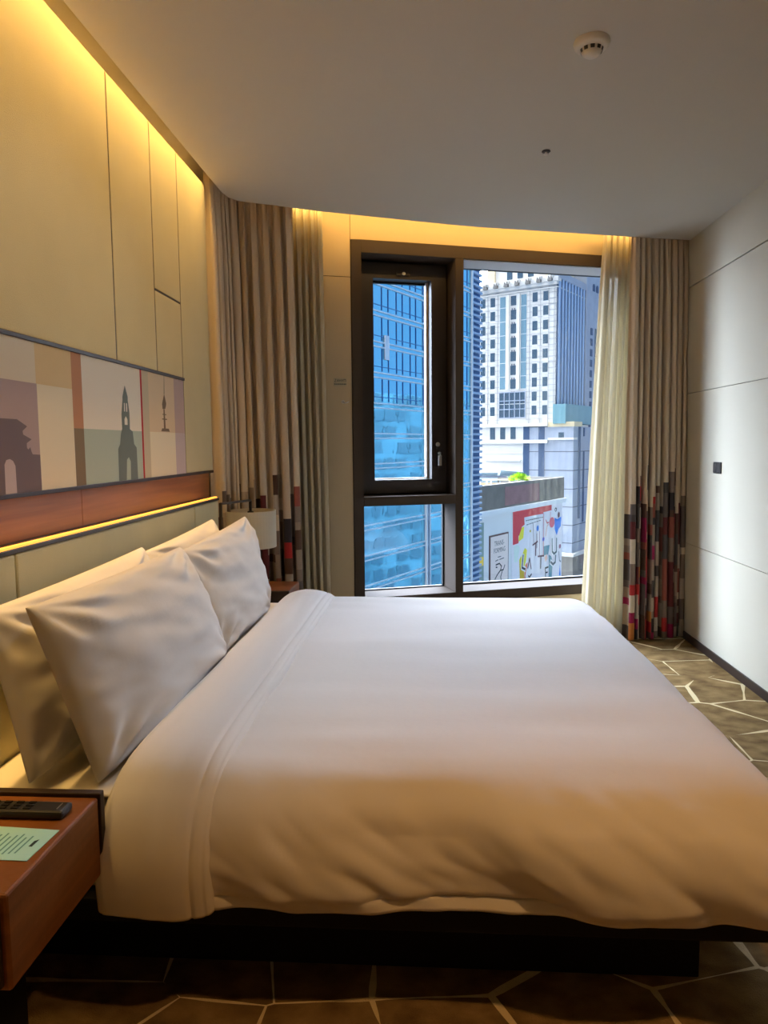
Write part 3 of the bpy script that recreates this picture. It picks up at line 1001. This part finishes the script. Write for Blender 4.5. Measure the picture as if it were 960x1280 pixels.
wt = thing('stone_tower', TF(10, -12, GZ), 'tall white stone tower with square windows and dark vertical fins on its shaded side', 'building')
TW = 21.4
MB().obox(TF, 0, TW, -30, 0, 5.5, 38.2).build('tower_walls', M['whitestone'], wt)
up = MB().obox(TF, 3.3, 17.8, -28, -2.0, 38.0, 50.0)
up.obox(TF, 2.6, 3.5, -28, -1.6, 38.0, 50.0, 1)
up.obox(TF, 16.4, 18.4, -28, -1.5, 38.0, 50.0, 1)
up.build('upper_storeys', [M['whitestone'], M['cream']], wt)
wins = [(2.06, 3.27), (4.69, 5.93), (15.5, 16.75), (18.1, 19.33)]
ft = None
for c0_, c1_ in wins:
    for r_ in range(9):
        zt = 36.1 - 3.23 * r_
        if ft is None:
            ft = MB().obox(TF, 2.06, 3.27, -0.2, 0.06, zt - 2.1, zt).build('tower_window', M['darkglass'], wt)
        else:
            d = Vector(TF(c0_, 0, zt)) - Vector(TF(2.06, 0, 36.1))
            dup(ft, d, wt)
for c0_, c1_ in ((7.40, 8.75), (12.75, 14.15)):
    MB().obox(TF, c0_, c1_, -0.2, 0.07, 14.4, 36.0).build('glass_strip', M['stripglass'], wt)
for r_ in range(7):
    zt = 36.0 - 3.23 * r_
    MB().obox(TF, 10.0, 11.4, -0.2, 0.06, zt - 2.2, zt).build('center_window', M['darkglass'], wt)
pil = MB()
for c0_ in (9.0, 11.7):
    pil.obox(TF, c0_, c0_ + 0.75, -0.1, 0.35, 14.2, 36.3)
for r_ in range(10):
    zt = 33.5 - 3.23 * r_
    pil.obox(TF, 0, TW, -0.1, 0.10, zt - 0.12, zt)
pil.build('pilasters', M['whitestone'], wt)
fj = MB()
for i in range(24):
    z_ = 37.0 - 1.3 * i
    if z_ > 6.2:
        for a, b_ in ((0, 1.95), (3.4, 4.6), (6.05, 7.3), (14.3, 15.4), (16.9, 18.0), (19.45, TW)):
            fj.obox(TF, a, b_, -0.1, 0.105, z_ - 0.035, z_ + 0.035)
for a in (0.6, 1.9, 3.95, 6.6, 14.8, 17.4, 20.0):
    fj.obox(TF, a - 0.03, a + 0.03, -0.1, 0.105, 6.2, 37.2)
fj.build('facade_joints', M['faintjoint'], wt)
vh = None
for r_ in range(7):
    zt = 33.15 - 3.23 * r_
    for q in (10.25, 10.85):
        if vh is None:
            vh = MB().obox(TF, q, q + 0.3, 0.05, 0.12, zt - 0.35, zt).build('vent_hole', M['joint'], wt)
        else:
            dup(vh, Vector(TF(q, 0, zt)) - Vector(TF(10.25, 0, 33.15)), wt)
MB().obox(TF, 7.5, 14.25, -0.2, 0.08, 7.6, 13.7).build('large_window', M['darkglass'], wt)
gr = MB()
for i in range(6):
    a = 7.5 + i * 6.75 / 5
    gr.obox(TF, a - 0.09, a + 0.09, 0.05, 0.2, 7.6, 13.7)
for z_ in (7.6, 9.6, 11.6, 13.6):
    gr.obox(TF, 7.4, 14.35, 0.05, 0.22, z_ - 0.09, z_ + 0.09)
gr.build('large_window_grid', M['palestone'], wt)
cn = MB()
cn.obox(TF, -0.2, TW + 0.2, -1.2, 0.5, 37.3, 38.0)
cn.obox(TF, -0.5, TW + 0.5, -1.2, 0.8, 38.0, 38.9)
cn.obox(TF, -0.3, TW, -30, 0.4, 36.6, 36.8)
for i in range(8):
    a = 0.55 + i * 2.72
    cn.obox(TF, a, a + 1.3, 0.5, 1.3, 38.6, 39.3)
cn.build('cornice', M['whitestone'], wt)
for i in range(8):
    a = 0.55 + i * 2.72
    MB().prism(TF, [(a + 0.15, 38.0), (a + 1.2, 38.0), (a + 1.0, 39.1), (a + 0.55, 38.5), (a + 0.3, 39.2)], 0.7, 1.55).build('bracket', M['grey'], wt)
for a in (6.6, 9.3, 12.0):
    MB().obox(TF, a, a + 1.4, -2.2, -1.92, 40.3, 43.0).build('upper_window', M['darkglass'], wt)
# shaded right side: fins, corner pier, arcade top
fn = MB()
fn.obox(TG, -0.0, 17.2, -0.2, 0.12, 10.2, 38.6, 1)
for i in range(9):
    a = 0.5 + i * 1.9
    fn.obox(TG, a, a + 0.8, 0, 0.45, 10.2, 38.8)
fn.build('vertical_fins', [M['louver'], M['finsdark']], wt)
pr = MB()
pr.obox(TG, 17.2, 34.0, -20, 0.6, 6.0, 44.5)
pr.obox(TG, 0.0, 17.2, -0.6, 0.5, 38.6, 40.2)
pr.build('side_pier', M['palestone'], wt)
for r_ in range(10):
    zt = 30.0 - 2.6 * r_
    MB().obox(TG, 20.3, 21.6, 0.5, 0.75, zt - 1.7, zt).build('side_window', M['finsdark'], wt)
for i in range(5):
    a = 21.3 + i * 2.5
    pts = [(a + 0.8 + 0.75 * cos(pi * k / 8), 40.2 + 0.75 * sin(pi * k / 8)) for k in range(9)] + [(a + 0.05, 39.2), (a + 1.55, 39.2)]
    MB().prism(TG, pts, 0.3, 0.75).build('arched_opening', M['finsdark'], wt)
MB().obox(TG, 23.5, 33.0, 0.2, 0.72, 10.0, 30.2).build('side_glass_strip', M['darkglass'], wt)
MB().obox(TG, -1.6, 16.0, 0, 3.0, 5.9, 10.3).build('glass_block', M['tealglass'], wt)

# podium of the tower
pd = thing('stone_podium', TF(8, -6, GZ), 'lower stone block below the white tower, half white and half bluish grey', 'building')
MB().obox(TF, 7.6, 30, -12, 0.9, GZ, 5.5).build('white_wall', M['whitestone'], pd)
MB().obox(TF, -4.7, 7.6, -18, 0.9, GZ, 5.2).build('grey_wall', M['palestone'], pd)
ps = MB()
for z0_, z1_ in ((5.4, 6.1), (1.5, 2.3)):
    ps.obox(TF, 1.3, 30, 0.5, 1.6, z0_, z1_)
ps.obox(TF, -4.9, 1.3, -1, 1.3, 2.2, 2.7)
ps.obox(TF, 7.6, 30, 0.8, 1.05, -0.95, -0.6)
ps.obox(TF, 8.0, 17.6, 0.8, 1.4, -2.7, -2.4)
ps.build('stone_bands', M['whitestone'], pd)
MB().obox(TF, -4.9, 1.35, -4, 1.15, 5.2, 6.3).build('sunlit_coping', M['cream'], pd)  # cream colour holds the sunlight on top of the pale pier
for a, z0_, z1_ in ((14.9, 2.5, 5.3), (12.2, 2.5, 5.3), (9.5, 2.5, 5.3), (-2.45, 2.7, 3.9)):
    MB().obox(TF, a, a + 1.32, 0.7, 0.97, z0_, z1_).build('podium_window', M['darkglass'], pd)
for a in (6.0, 2.2):
    MB().obox(TF, a, a + 1.5, 0.7, 1.0, -8.0, 5.3).build('window_strip', M['finsdark'], pd)
jt = MB()
for z_ in (-0.45, -4.75, -9.0, -13.1, -17.3, -21.4):
    jt.obox(TF, -4.75, 7.6, 0.8, 0.93, z_ - 0.09, z_ + 0.09)
    jt.obox(frame2(TF(-4.7, 0.9, 0)[:2], 31.8), -0.02, 14, -0.1, 0.05, z_ - 0.09, z_ + 0.09)
jt.build('stone_joints', M['joint'], pd)
GP2 = frame2(TF(-4.7, 0.9, 0)[:2], 31.8)
vs = MB()
vs.obox(GP2, 3.2, 4.4, -0.2, 0.1, -16.0, 6.0)
vs.obox(GP2, 6.2, 6.9, -0.2, 0.12, -17.0, -0.5)
vs.obox(GP2, 6.2, 6.9, -0.2, 0.12, 3.0, 5.0)
vs.build('side_slots', M['finsdark'], pd)
bs = MB().obox(TF, -5.2, 7.6, -18, 1.5, GZ, -24.4).obox(TF, -5.5, 7.6, -18, 1.9, -24.4, -23.7, 1)
bs.build('base_course', [M['grey'], M['whitestone']], pd)

# building with the mural
BP = (15.30, 125.0)
HF = frame2(BP, 31.8)
mb_ = thing('billboard_building', HF(3, -10, GZ), 'low white building with a colourful lettered mural under a stained concrete parapet', 'building')
MB().obox(HF, -16.8, 19.4, -20, 0, GZ, -7.5).build('walls', M['wallwhite'], mb_)
pp = MB()
pp.obox(HF, -16.8, 19.4, -0.5, 0.3, -9.0, -5.05)
pp.obox(HF, 18.9, 19.4, -20, -0.5, -9.0, -5.05)
pp.obox(HF, -6.3, 7.6, 0.2, 0.33, -8.7, -5.6, 1)
pp.build('parapet', [M['grey'], M['pinkrender']], mb_)
MB().obox(HF, -16.8, 19.55, -20, 0.8, -9.86, -9.05).build('white_band', M['wallwhite'], mb_)
MC = {'red': rgb(226, 60, 76), 'white': rgb(246, 244, 242), 'yellow': rgb(246, 230, 60), 'gold': rgb(224, 184, 50), 'orange': rgb(238, 110, 70), 'blue': rgb(34, 132, 226),
      'teal': rgb(92, 148, 160), 'peach': rgb(244, 190, 164), 'mint': rgb(226, 238, 224), 'pink': rgb(240, 104, 122), 'dark': rgb(40, 38, 44), 'plum': rgb(92, 48, 70),
      'mauve': rgb(156, 94, 116), 'ochre': rgb(206, 182, 60), 'slate': rgb(70, 88, 94), 'blush': rgb(248, 226, 214), 'frame': rgb(112, 78, 70), 'base': rgb(244, 236, 236)}
CN = list(MC)
CMAT = [mat('mural ' + c, MC[c], 0.7, 0.2) for c in CN]
mur = MB()
mur.obox(HF, -2.95, 19.0, -0.1, 0.10, -27.0, -9.87, CN.index('base'))
lay = [0.105]


def mpoly(c, pts):
    lay[0] += 0.003
    mur.face([HF(x, lay[0], z) for x, z in pts], CN.index(c))


def mstroke(c, w, pts):
    lay[0] += 0.003
    for (x0, z0_), (x1, z1_) in zip(pts, pts[1:]):
        dx, dz = x1 - x0, z1_ - z0_
        L = sqrt(dx * dx + dz * dz)
        ox, oz = -dz / L * w / 2, dx / L * w / 2
        ex, ez = dx / L * w * 0.3, dz / L * w * 0.3
        mur.face([HF(x0 - ex + ox, lay[0], z0_ - ez + oz), HF(x1 + ex + ox, lay[0], z1_ + ez + oz), HF(x1 + ex - ox, lay[0], z1_ + ez - oz), HF(x0 - ex - ox, lay[0], z0_ - ez - oz)], CN.index(c))


def mell(c, ctr, a, b_):
    mpoly(c, [(ctr[0] + a * cos(2 * pi * k / 16), ctr[1] + b_ * sin(2 * pi * k / 16)) for k in range(16)])


for c, pts in [('red', [(-2.83, -10.04), (13.84, -9.9), (13.88, -11.04), (10.04, -11.09), (10.04, -11.43), (1.98, -11.42), (2.01, -12.6), (0.79, -12.88), (0.21, -14.25), (-0.54, -14.3), (-0.52, -15.6), (-2.74, -15.66)]),
               ('white', [(1.74, -11.33), (9.84, -11.34), (9.86, -12.24), (1.95, -12.86)]),
               ('yellow', [(0.79, -13.01), (1.77, -12.91), (1.44, -14.91), (-0.53, -15.34), (-0.39, -14.45)]),
               ('yellow', [(2.09, -16.7), (3.04, -17.21), (2.61, -19.02), (1.92, -20.25), (0.32, -20.02), (-0.17, -18.51), (1.19, -17.64)]),
               ('gold', [(-0.17, -18.51), (0.32, -20.02), (2.02, -20.4), (1.58, -24.99), (0.35, -24.8)]),
               ('orange', [(2.31, -19.78), (3.25, -19.37), (3.11, -20.29), (2.12, -20.81), (2.68, -23.17), (1.83, -23.03)]),
               ('teal', [(10.28, -17.41), (13.08, -17.47), (12.42, -19.22), (10.33, -19.09)]),
               ('teal', [(12.6, -19.25), (13.86, -19.69), (14.62, -20.8), (14.17, -24.68), (12.72, -24.38), (12.83, -20.98)]),
               ('blue', [(15.26, -12.51), (16.56, -12.98), (18.61, -12.58), (18.49, -14.46), (17.37, -14.93), (16.48, -16.06), (15.34, -14.72)]),
               ('blue', [(18.17, -21.72), (18.63, -24.15), (17.87, -24.03)]),
               ('peach', [(10.68, -19.56), (11.71, -18.99), (12.09, -19.89), (11.23, -20.47)]),
               ('mint', [(-2.44, -15.89), (-0.67, -15.84), (-0.05, -16.44), (-0.91, -18.8), (-2.25, -18.62)])]:
    mpoly(c, pts)
for c, ctr, a, b_ in [('blue', (7.48, -13.8), 0.47, 0.55), ('pink', (14.02, -13.32), 1.27, 0.99), ('dark', (15.76, -11.05), 0.52, 0.40), ('white', (15.7, -11.1), 0.22, 0.2), ('plum', (17.28, -12.18), 0.53, 0.57),
                      ('mauve', (18.05, -18.34), 0.54, 0.44), ('ochre', (4.24, -13.97), 0.32, 0.24), ('blue', (10.07, -16.07), 0.48, 0.39)]:
    mell(c, ctr, a, b_)
for c, w, pts in [('white', 0.9, [(1.28, -17.92), (0.93, -20.04), (2.11, -20.48)]), ('dark', 0.40, [(1.28, -17.92), (0.93, -20.04), (2.11, -20.48)]), ('plum', 0.3, [(3.27, -20.45), (4.03, -18.81), (4.71, -20.79)]), ('plum', 0.3, [(5.26, -16.61), (7.38, -16.18)]),
                  ('plum', 0.36, [(6.62, -16.43), (6.61, -18.61)]), ('plum', 0.14, [(5.43, -12.79), (5.74, -16.46)]), ('red', 0.14, [(10.04, -11.43), (10.05, -19.2)]),
                  ('plum', 0.18, [(7.01, -14.71), (7.07, -17.3)]), ('mauve', 0.18, [(8.23, -14.42), (8.28, -18.96)]), ('plum', 0.3, [(7.61, -18.94), (10.33, -19.16)]),
                  ('dark', 0.36, [(8.96, -19.05), (8.85, -21.25)]), ('white', 1.0, [(14.05, -16.44), (14.2, -18.88), (15.12, -19.43), (16.21, -19.13), (16.24, -16.61)]),
                  ('slate', 0.42, [(14.05, -16.44), (14.2, -18.88), (15.12, -19.43), (16.21, -19.13), (16.24, -16.61)]),
                  ('white', 1.0, [(15.87, -19.81), (15.72, -21.09), (14.64, -21.37), (13.54, -20.79)]),
                  ('slate', 0.45, [(15.87, -19.81), (15.72, -21.09), (14.64, -21.37), (13.54, -20.79)]), ('white', 0.8, [(11.14, -23.28), (10.91, -21.55), (12.31, -21.54)]), ('dark', 0.34, [(11.14, -23.28), (10.91, -21.55), (12.31, -21.54)]),
                  ('dark', 0.3, [(11.11, -22.43), (11.99, -22.49)]), ('red', 0.22, [(11.01, -12.62), (11.55, -13.23), (12.24, -13.15)]), ('peach', 0.25, [(10.92, -15.53), (11.56, -13.79), (12.08, -13.56)]),
                  ('slate', 0.24, [(17.33, -19.28), (17.77, -21.08), (18.34, -21.31)]), ('dark', 0.3, [(3.46, -21.88), (3.94, -22.16), (4.73, -21.74)]), ('red', 0.14, [(13.07, -11.33), (13.11, -12.53)])]:
    mstroke(c, w, pts)
for i in range(9):                                   # dark lettering on the two white bars
    mstroke('dark', 0.14, [(2.2 + i * 0.84, -11.95), (2.2 + i * 0.84 + 0.6, -11.95)])
for i in range(6):
    mstroke('slate', 0.14, [(2.4 + i * 1.05, -12.7 + 0.05 * i), (2.4 + i * 1.05 + 0.75, -12.68 + 0.05 * i)])
mu_o = mur.build('mural', CMAT, mb_)
mu_o['label'] = 'white mural with a red band and hand-drawn letters'
pst = MB()
pst.obox(HF, -11.3, -4.45, -0.05, 0.14, -25.5, -13.2, CN.index('frame'))
pst.obox(HF, -11.0, -4.72, 0.0, 0.17, -25.2, -13.45, CN.index('blush'))
mur2, mur, lay = mur, pst, [0.175]
for s_txt, x0, x1, z0_ in (('TRANS-', -9.75, -6.15, -15.05), ('FORMING', -9.95, -5.8, -16.2)):
    pol = text_polys(s_txt, 1.0)
    wmax = max(x for p_ in pol for x, y in p_)
    for p_ in pol:
        pst.face([HF(x0 + x / wmax * (x1 - x0), 0.18, z0_ + y * 1.15) for x, y in p_], CN.index('dark'))
for a, b_ in (((-8.45, -16.96), (-7.37, -16.95)), ((-9.33, -17.5), (-8.34, -17.4)), ((-7.9, -17.42), (-6.27, -17.35))):
    mstroke('dark', 0.13, [a, b_])
for pts in ([(-9.18, -18.13), (-7.9, -18.06), (-7.13, -18.62), (-7.56, -19.25), (-6.47, -19.31), (-5.92, -18.59)], [(-7.56, -19.25), (-8.73, -19.86), (-9.47, -20.43)], [(-6.9, -19.54), (-7.44, -20.35), (-7.2, -21.2)], [(-9.17, -18.52), (-8.75, -18.58)]):
    mstroke('dark', 0.24, pts)
po = pst.build('poster', CMAT, mb_)
po['label'] = 'framed blush poster lettered TRANS-FORMING'
sgn = MB().obox(HF, -16.5, -13.35, -0.05, 0.16, -26, -10.85).obox(HF, -16.5, -13.5, 0.1, 0.2, -17.6, -16.2, 1)
sgn.build('sign_panel', [mat('green grey sign', rgb(126, 150, 140), 0.6, 0.3), mat('yellow sign field', rgb(250, 206, 60), 0.6, 0.3)], mb_)

# rooftop behind the parapet
rt = thing('rooftop_plant', (14.5, 150, -7.5), 'long grey green rooftop unit behind the parapet of the mural building', 'roof unit')
ra = MB().box(8.0, 13.7, 148, 153, -7.5, -4.3)
ra.hexa([(13.9, 147.5, -7.5), (19.2, 147.5, -7.5), (19.2, 152, -7.5), (13.9, 152, -7.5), (14.3, 148.5, -3.9), (19.0, 148.5, -4.3), (19.0, 151, -4.3), (14.3, 151, -3.9)])
ra.build('housing', M['greyroof'], rt)
MB().box(8.0, 19.2, 147.2, 147.6, -5.3, -5.0).build('rail', M['joint'], rt)
pg = thing('roof_pergola', (11.5, 131, -7.5), 'tan wooden pergola frame on the roof of the mural building', 'pergola')
for x_ in (8.9, 10.15, 10.9, 14.2):
    MB().box(x_ - 0.12, x_ + 0.12, 130.4, 130.64, -7.5, -4.9).build('post', M['cream'], pg)
MB().box(8.0, 14.4, 130.3, 130.7, -5.05, -4.85).build('beam', M['cream'], pg)
MB().box(8.0, 14.2, 132.0, 132.3, -7.5, -5.6).build('back_board', mat('tan board', rgb(168, 142, 110), 0.8, 0.1), pg)
bu = thing('rooftop_shrub', (18.3, 131.5, -7.5), 'bright green shrub growing on the roof behind the parapet', 'shrub')
leaf = MB()
lr = random.Random(4)
bc = Vector(HF(3.2, -1.6, -4.7))
for i in range(420):
    d = Vector((lr.gauss(0, 1), lr.gauss(0, 0.8), lr.gauss(0, 1))).normalized()
    base = bc + Vector((d.x * 1.9, d.y * 1.1, abs(d.z) * 1.3 - 0.6)) * lr.uniform(0.25, 0.8)
    tip = base + (d + Vector((0, 0, 0.6))).normalized() * lr.uniform(0.5, 0.95)
    sd_ = d.orthogonal().normalized() * 0.12
    leaf.face([base - sd_ * 0.4, base + sd_ * 0.4, (base + tip) / 2 + sd_, tip, (base + tip) / 2 - sd_], lr.choice((0, 0, 1)))
leaf.build('foliage', [mat('leaf light', rgb(190, 214, 60), 0.6, 0.2), mat('leaf green', rgb(110, 160, 50), 0.6, 0.2)], bu)
MB().tube([(bc.x, bc.y, -7.5), (bc.x, bc.y, -4.6)], 0.12, 8).build('stem', M['darkwood'], bu)
bu.location = (bc.x, bc.y, -7.5)
for c_ in list(bu.children):
    c_.location = Vector(c_.location) + (Vector((18.3, 131.5, -7.5)) - Vector((bc.x, bc.y, -7.5)))

# ------------------------------------------------------------------ light
def area(name, loc, direction, sx, sy, power, col, spread=pi, xaxis=None):
    L = bpy.data.lights.new(name, 'AREA')
    L.shape = 'RECTANGLE'; L.size = sx; L.size_y = sy
    L.energy = power; L.color = col; L.spread = spread
    o = bpy.data.objects.new(name, L)
    z = -Vector(direction).normalized()
    x = Vector(xaxis).normalized()
    x = (x - z * x.dot(z)).normalized()
    y = z.cross(x)
    o.matrix_world = Matrix((x, y, z)).transposed().to_4x4()
    o.location = loc
    COL.objects.link(o)
    return o


AMBER = (1.0, 0.58, 0.16)
# strip in the slot over the headboard wall
area('cove_led_headboard', (-1.182, 1.35, 2.965), (0, 0, -1), 5.3, 0.03, 30, AMBER, spread=radians(56), xaxis=(0, 1, 0))
area('ledge_led', (HX - 0.03, 2.2, 1.155), (-0.5, 0, 1), 3.4, 0.015, 0.6, (1.0, 0.5, 0.12), xaxis=(0, 1, 0))
# strip on the ceiling edge in front of the window, aimed up at the wall over it
for x0, x1, p in ((-0.95, 0.4, 6), (0.4, 1.8, 6)):
    xm = (x0 + x1) / 2
    e0, e1 = Vector((x0, wy(x0, -0.33), 2.95)), Vector((x1, wy(x1, -0.33), 2.95))
    area('cove_led_window', (e0 + e1) / 2, (-sin(PHI), cos(PHI), 0.15), (e1 - e0).length, 0.03, p, AMBER, xaxis=e1 - e0)
# recessed warm downlights of the entrance side, behind the camera; first entry is an added fill aimed at the headboard
for x, y, p, aim in ((0.25, 2.05, 26, (-1.45, 0.3, -1.65)), (0.75, 0.60, 90, (0.0, 0.14, -1)), (0.85, -0.9, 35, (0, 0.1, -1)), (-0.5, -1.3, 25, (0, 0.1, -1))):
    L = bpy.data.lights.new('downlight_and_fill_lamp', 'SPOT')
    L.energy = p; L.color = (1.0, 0.52, 0.17) if y < 1 else (1.0, 0.84, 0.62); L.spot_size = radians(78); L.spot_blend = 0.6; L.shadow_soft_size = 0.05
    o = bpy.data.objects.new('downlight_and_fill_lamp', L)
    o.location = (x, y, ZC - 0.02)
    o.rotation_euler = (-Vector(aim)).to_track_quat('Z', 'Y').to_euler()
    COL.objects.link(o)

sun = bpy.data.lights.new('sun', 'SUN')
sun.energy = 1.9; sun.angle = radians(1); sun.color = (1.0, 0.93, 0.82)
so2 = bpy.data.objects.new('sun', sun)
sd_dir = Vector((-0.36, -0.75, 0.62)).normalized()       # towards the sun
so2.rotation_euler = sd_dir.to_track_quat('Z', 'Y').to_euler()
COL.objects.link(so2)

w = bpy.data.worlds.new('sky')
SC.world = w
w.use_nodes = True
nt = w.node_tree; n, l = nt.nodes, nt.links
bg = n['Background']
tc = n.new('ShaderNodeTexCoord')
# clear blue sky with a broad bright haze over the street in front of the window
dt = n.new('ShaderNodeVectorMath'); dt.operation = 'DOT_PRODUCT'
lobe = Vector((-0.36, 0.72, 0.60)).normalized()
dt.inputs[1].default_value = lobe
l.new(tc.outputs['Generated'], dt.inputs[0])
mr = n.new('ShaderNodeMapRange'); mr.interpolation_type = 'SMOOTHSTEP'
mr.inputs['From Min'].default_value = 0.55; mr.inputs['From Max'].default_value = 0.86
l.new(dt.outputs['Value'], mr.inputs['Value'])
sx = n.new('ShaderNodeSeparateXYZ'); l.new(tc.outputs['Generated'], sx.inputs[0])
cr = n.new('ShaderNodeValToRGB')
cr.color_ramp.elements[0].position = 0.0; cr.color_ramp.elements[0].color = (0.42, 0.63, 1.04, 1)
cr.color_ramp.elements[1].position = 0.7; cr.color_ramp.elements[1].color = (0.28, 0.50, 0.88, 1)
l.new(sx.outputs['Z'], cr.inputs['Fac'])
mx = n.new('ShaderNodeMix'); mx.data_type = 'RGBA'
l.new(mr.outputs['Result'], mx.inputs[0])
l.new(cr.outputs['Color'], mx.inputs[6])
mx.inputs[7].default_value = (33.0, 37.5, 46.0, 1)
l.new(mx.outputs[2], bg.inputs['Color'])
bg.inputs['Strength'].default_value = 1.0

# ------------------------------------------------------------------ camera
cam = bpy.data.cameras.new('camera')
co = bpy.data.objects.new('camera', cam)
COL.objects.link(co)
yaw, pitch, roll = radians(3.658), radians(5.292), radians(0.524)
fw = Vector((-sin(yaw) * cos(pitch), cos(yaw) * cos(pitch), -sin(pitch)))
r0 = Vector((cos(yaw), sin(yaw), 0)); d0 = fw.cross(r0)
rr = r0 * cos(roll) + d0 * sin(roll)
dd = -r0 * sin(roll) + d0 * cos(roll)
co.matrix_world = Matrix((rr, -dd, -fw)).transposed().to_4x4()
co.location = (0, 0, 1.425)
cam.sensor_fit = 'VERTICAL'
cam.sensor_height = 36.0
cam.lens = 905.45 / 1280 * 36.0
cam.clip_end = 1000
cam.clip_start = 0.02
SC.camera = co

SC.view_settings.view_transform = 'Standard'
SC.view_settings.look = 'None'
SC.view_settings.gamma = 1.0
SC.view_settings.exposure = 0.1
SC.view_settings.use_curve_mapping = False
SC.cycles.use_denoising = True
SC.cycles.max_bounces = 10
SC.cycles.transparent_max_bounces = 16
SC.cycles.caustics_reflective = False
SC.cycles.caustics_refractive = False
SC.cycles.sample_clamp_indirect = 6
